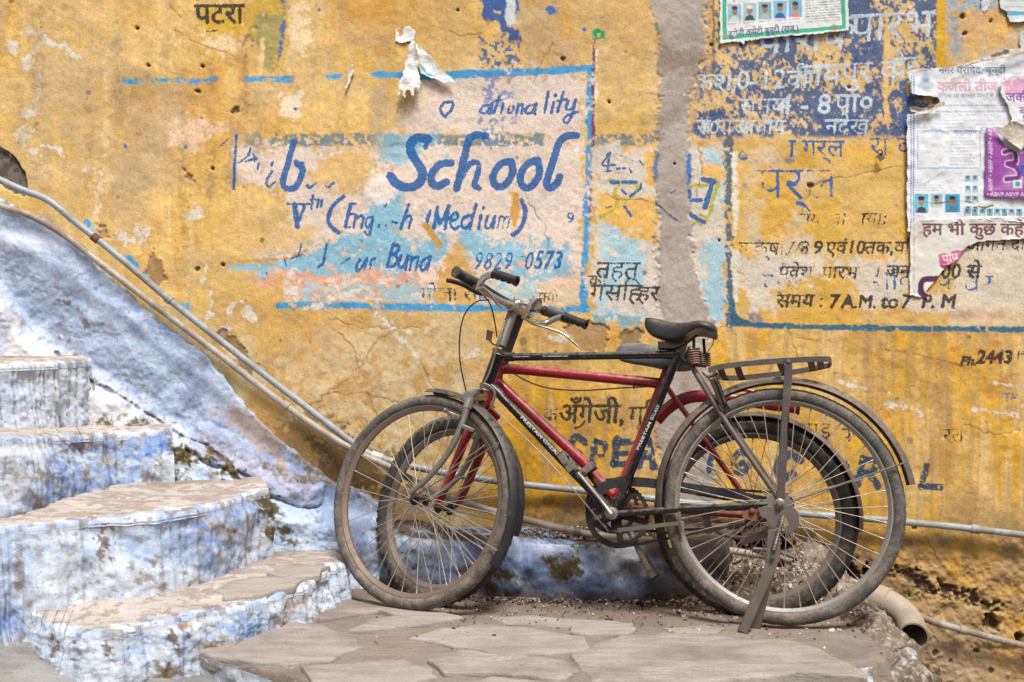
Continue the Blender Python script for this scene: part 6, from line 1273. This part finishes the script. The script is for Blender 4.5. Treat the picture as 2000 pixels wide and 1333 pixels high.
# its curled torn strips
def pt(c): c.mix((204, 198, 186), np.ones(c.n)); c.mix((170, 146, 112), ss(.5, .7, fbm(c.U, c.V, 12, 1201, 3)) * .5)
paper('paper_strip', [(1840, 138), (1880, 136), (1920, 124), (1960, 118), (2010, 104), (2060, 98), (2060, 90), (2000, 96), (1950, 104), (1916, 116), (1880, 128)], .034, pt, 'rolled torn strip of white paper along the large notice top edge', curl=.02, wr=.008, seed=3, cat='paper')
paper('paper_strip', [(1768, 214), (1800, 214), (1836, 200), (1838, 208), (1812, 224), (1786, 228), (1770, 222)], .028, pt, 'curled torn flap under the notch in the large white notice', curl=.016, wr=.008, seed=4, cat='paper')
# white and pink sheet, purple sheet
def pp_(c):
    c.mix((214, 212, 216), np.ones(c.n)); c.poly([(1945, 148), (1965, 160), (2060, 150), (2060, 215), (2000, 205), (1960, 190)], (214, 150, 184), soft=4, rough=8, op=.85, wear=.2); print_(c, 'जकीय', 1958, 202, 26, (66, 58, 150), bold=.3); print_(c, 'बून्दी', 1985, 228, 24, (66, 58, 150), bold=.3); c.poly([(1996, 230), (2060, 235), (2060, 290), (1990, 280)], (130, 66, 140), soft=3, rough=5, op=.9)
paper('poster', [(1945, 150), (1952, 160), (1970, 150), (2060, 140), (2060, 300), (1996, 290), (1986, 300), (1958, 276), (1952, 262), (1968, 236), (1962, 210), (1946, 186)], .022, pp_, 'torn white and pink sheet with blue letters at the right edge', curl=.016, wr=.004, seed=5)
def pv(c):
    c.mix((150, 74, 158), np.ones(c.n)); c.mix((186, 130, 190), ss(.45, .7, fbm(c.U, c.V, 60, 1211, 3)) * .8); c.rect(1918, 374, 2060, 388, (148, 70, 158), soft=1, rough=.5)
    for k in range(9):
        if k < 4: print_(c, '• ABVP', 1933, 386 - k * 36 - 3, 11, (216, 206, 222), rot=-1.5708, bold=.15)
        print_(c, '• ABVP', 1922 + k * 29, 385, 11, (216, 206, 222), bold=.15)
    c.line([(1956, 300), (1974, 296), (1978, 318), (1962, 322), (1980, 330), (1984, 348), (1960, 352)], 13, (214, 206, 218), rough=.6); c.line([(1956, 300), (1974, 296), (1978, 318), (1962, 322), (1980, 330), (1984, 348), (1960, 352)], 9, (116, 48, 128), rough=.6)
    print_(c, 'छात्र', 1985, 346, 32, (40, 60, 160), bold=1.2); print_(c, 'छात्र', 1985, 346, 32, (62, 84, 176), bold=.2); c.rect(1973, 354, 1990, 370, (210, 216, 218), soft=.8, rough=.3); c.blob(1981.5, 362, 5.5, (60, 140, 170), soft=.3, rough=.1); print_(c, '9', 1996, 372, 24, (50, 40, 70), bold=.6)
paper('poster', [(1921, 252), (1932, 250), (1946, 268), (1960, 290), (1985, 302), (2000, 292), (2060, 290), (2060, 392), (1918, 388)], .020, pv, 'purple pasted sheet with white band of letters at the right edge', curl=.004, wr=.003, seed=6)
paper('paper_strip', [(1928, 250), (1946, 252), (1966, 240), (1992, 250), (1996, 270), (1985, 300), (1968, 288), (1950, 272)], .036, pt, 'folded white paper corner hanging over the purple sheet', curl=.012, wr=.006, seed=7, cat='paper')
# white sheet with maroon headline
def ph(c):
    c.mix((216, 213, 206), np.ones(c.n)); print_(c, 'हम भी कुछ कहेंगे', 1798, 460, 34, (104, 52, 74), bold=.9, stretch=1.02); c.line([(1782, 436), (1782, 580)], 1.2, (160, 150, 146), op=.6); c.line([(1782, 470), (1800, 452), (1840, 440), (1940, 430)], 1.4, (170, 164, 156), op=.6)
    c.poly([(1828, 498), (1886, 487), (1880, 512), (1832, 521)], (206, 92, 146), soft=1, rough=1.5); print_(c, 'पॉप', 1838, 514, 22, (222, 214, 218), rot=-.15, bold=.6); c.poly([(1830, 520), (1850, 516), (1846, 530)], (110, 56, 84), soft=1, rough=1); c.line([(1828, 546), (1800, 548), (1796, 570), (1806, 582)], 11, (86, 44, 80), rough=1)
paper('poster', [(1774, 434), (1800, 430), (2060, 422), (2060, 466), (1960, 470), (1910, 474), (1884, 486), (1866, 508), (1836, 530), (1824, 548), (1806, 570), (1808, 586), (1790, 580), (1772, 578)], .014, ph, 'torn white sheet with maroon headline below the large notice', curl=.008, wr=.003, seed=8)
def pc(c): c.mix((206, 212, 214), np.ones(c.n)); c.rect(1955, 24, 2060, 32, (84, 166, 196), soft=1, rough=.8); lines(c, 1958, 2050, 2, 14, 2, (130, 150, 160), .6, 0, 3, 31)
paper('poster', [(1948, -70), (2060, -70), (2060, 42), (1970, 46), (1962, 26), (1949, 20)], .008, pc, 'small white sheet with blue stripe in the top right corner', curl=.006, wr=.002, seed=9)
def ps(c): c.mix((200, 208, 214), np.ones(c.n))
paper('paper_scrap', [(1914, -30), (1934, -30), (1932, 14), (1922, 26), (1914, 20)], .006, ps, 'pale paper scrap hanging from the top edge near the corner', curl=.006, seed=10, cat='paper')
paper('paper_scrap', [(1988, 64), (2030, 58), (2030, 100), (1990, 104)], .006, ps, 'blank pale scrap just above the torn paper strip at right', curl=.006, seed=11, cat='paper')
# torn hanging flap over the school sign
def pf(c): c.mix((216, 216, 214), np.ones(c.n)); lines(c, 782, 808, 56, 60, 2, (160, 170, 180), .6, 0, 2, 41)
paper('paper_scrap', [(776, 56), (798, 52), (816, 60), (812, 78), (796, 86), (772, 84)], .006, pf, 'white paper scrap stuck above the hanging torn flap', curl=.008, seed=12, rough=4, cat='paper')
root = empty('torn_flap', P(800, 195, WY - .02))
def pf1(c): c.mix((168, 150, 124), ss(165, 195, c.V + (fbm(c.U, c.V, 10, 1221, 3) - .5) * 40) * .7)
def pf2(c): c.line([(822, 130), (834, 146), (856, 154)], 3, (96, 174, 206)); lines(c, 838, 880, 150, 162, 3, (110, 180, 206), .7, .25, 2, 44); lines(c, 832, 868, 112, 124, 2, (150, 170, 176), .5, .9, 1.6, 45)
paper('fold', [(806, 80), (812, 82), (818, 110), (820, 150), (827, 183), (821, 180), (818, 190), (813, 176), (808, 198), (800, 184), (794, 203), (787, 186), (778, 194), (780, 172), (788, 142), (797, 110)], .030, pf1, None, curl=.02, wr=.012, seed=21, rough=2.5, parent=root)
paper('wing', [(810, 82), (826, 98), (842, 112), (862, 136), (893, 168), (876, 164), (868, 168), (848, 158), (836, 152), (820, 146), (817, 112)], .014, pf2, None, curl=.010, wr=.006, seed=22, rough=2, parent=root)
tag(root, 'torn white paper flap curling off the wall above the school sign', 'paper', 'papers pasted on the wall')
paper('paper_scrap', [(684, 130), (692, 128), (690, 150), (680, 178), (674, 176), (678, 154)], .012, pt, 'thin curled paper scrap left of the hanging torn flap', curl=.012, seed=13, rough=3, cat='paper')
# small rusty tag hanging on a wire
root = empty('metal_tag', P(1718, 306, WY - .01)); MB().bar(P(1716, 302, WY - .016), P(1724, 313, WY - .018), .022, .003, (1, 0, .6)).build('plate', M['stand'], root); MB().tube(catmull([P(1714, 296, WY - .004), P(1720, 293, WY - .02), P(1724, 299, WY - .022), P(1718, 303, WY - .018)], 5), .002, 6).build('wire', M['cable'], root)
tag(root, 'tiny bent metal tag wired to the wall above the yellow board', 'tag')
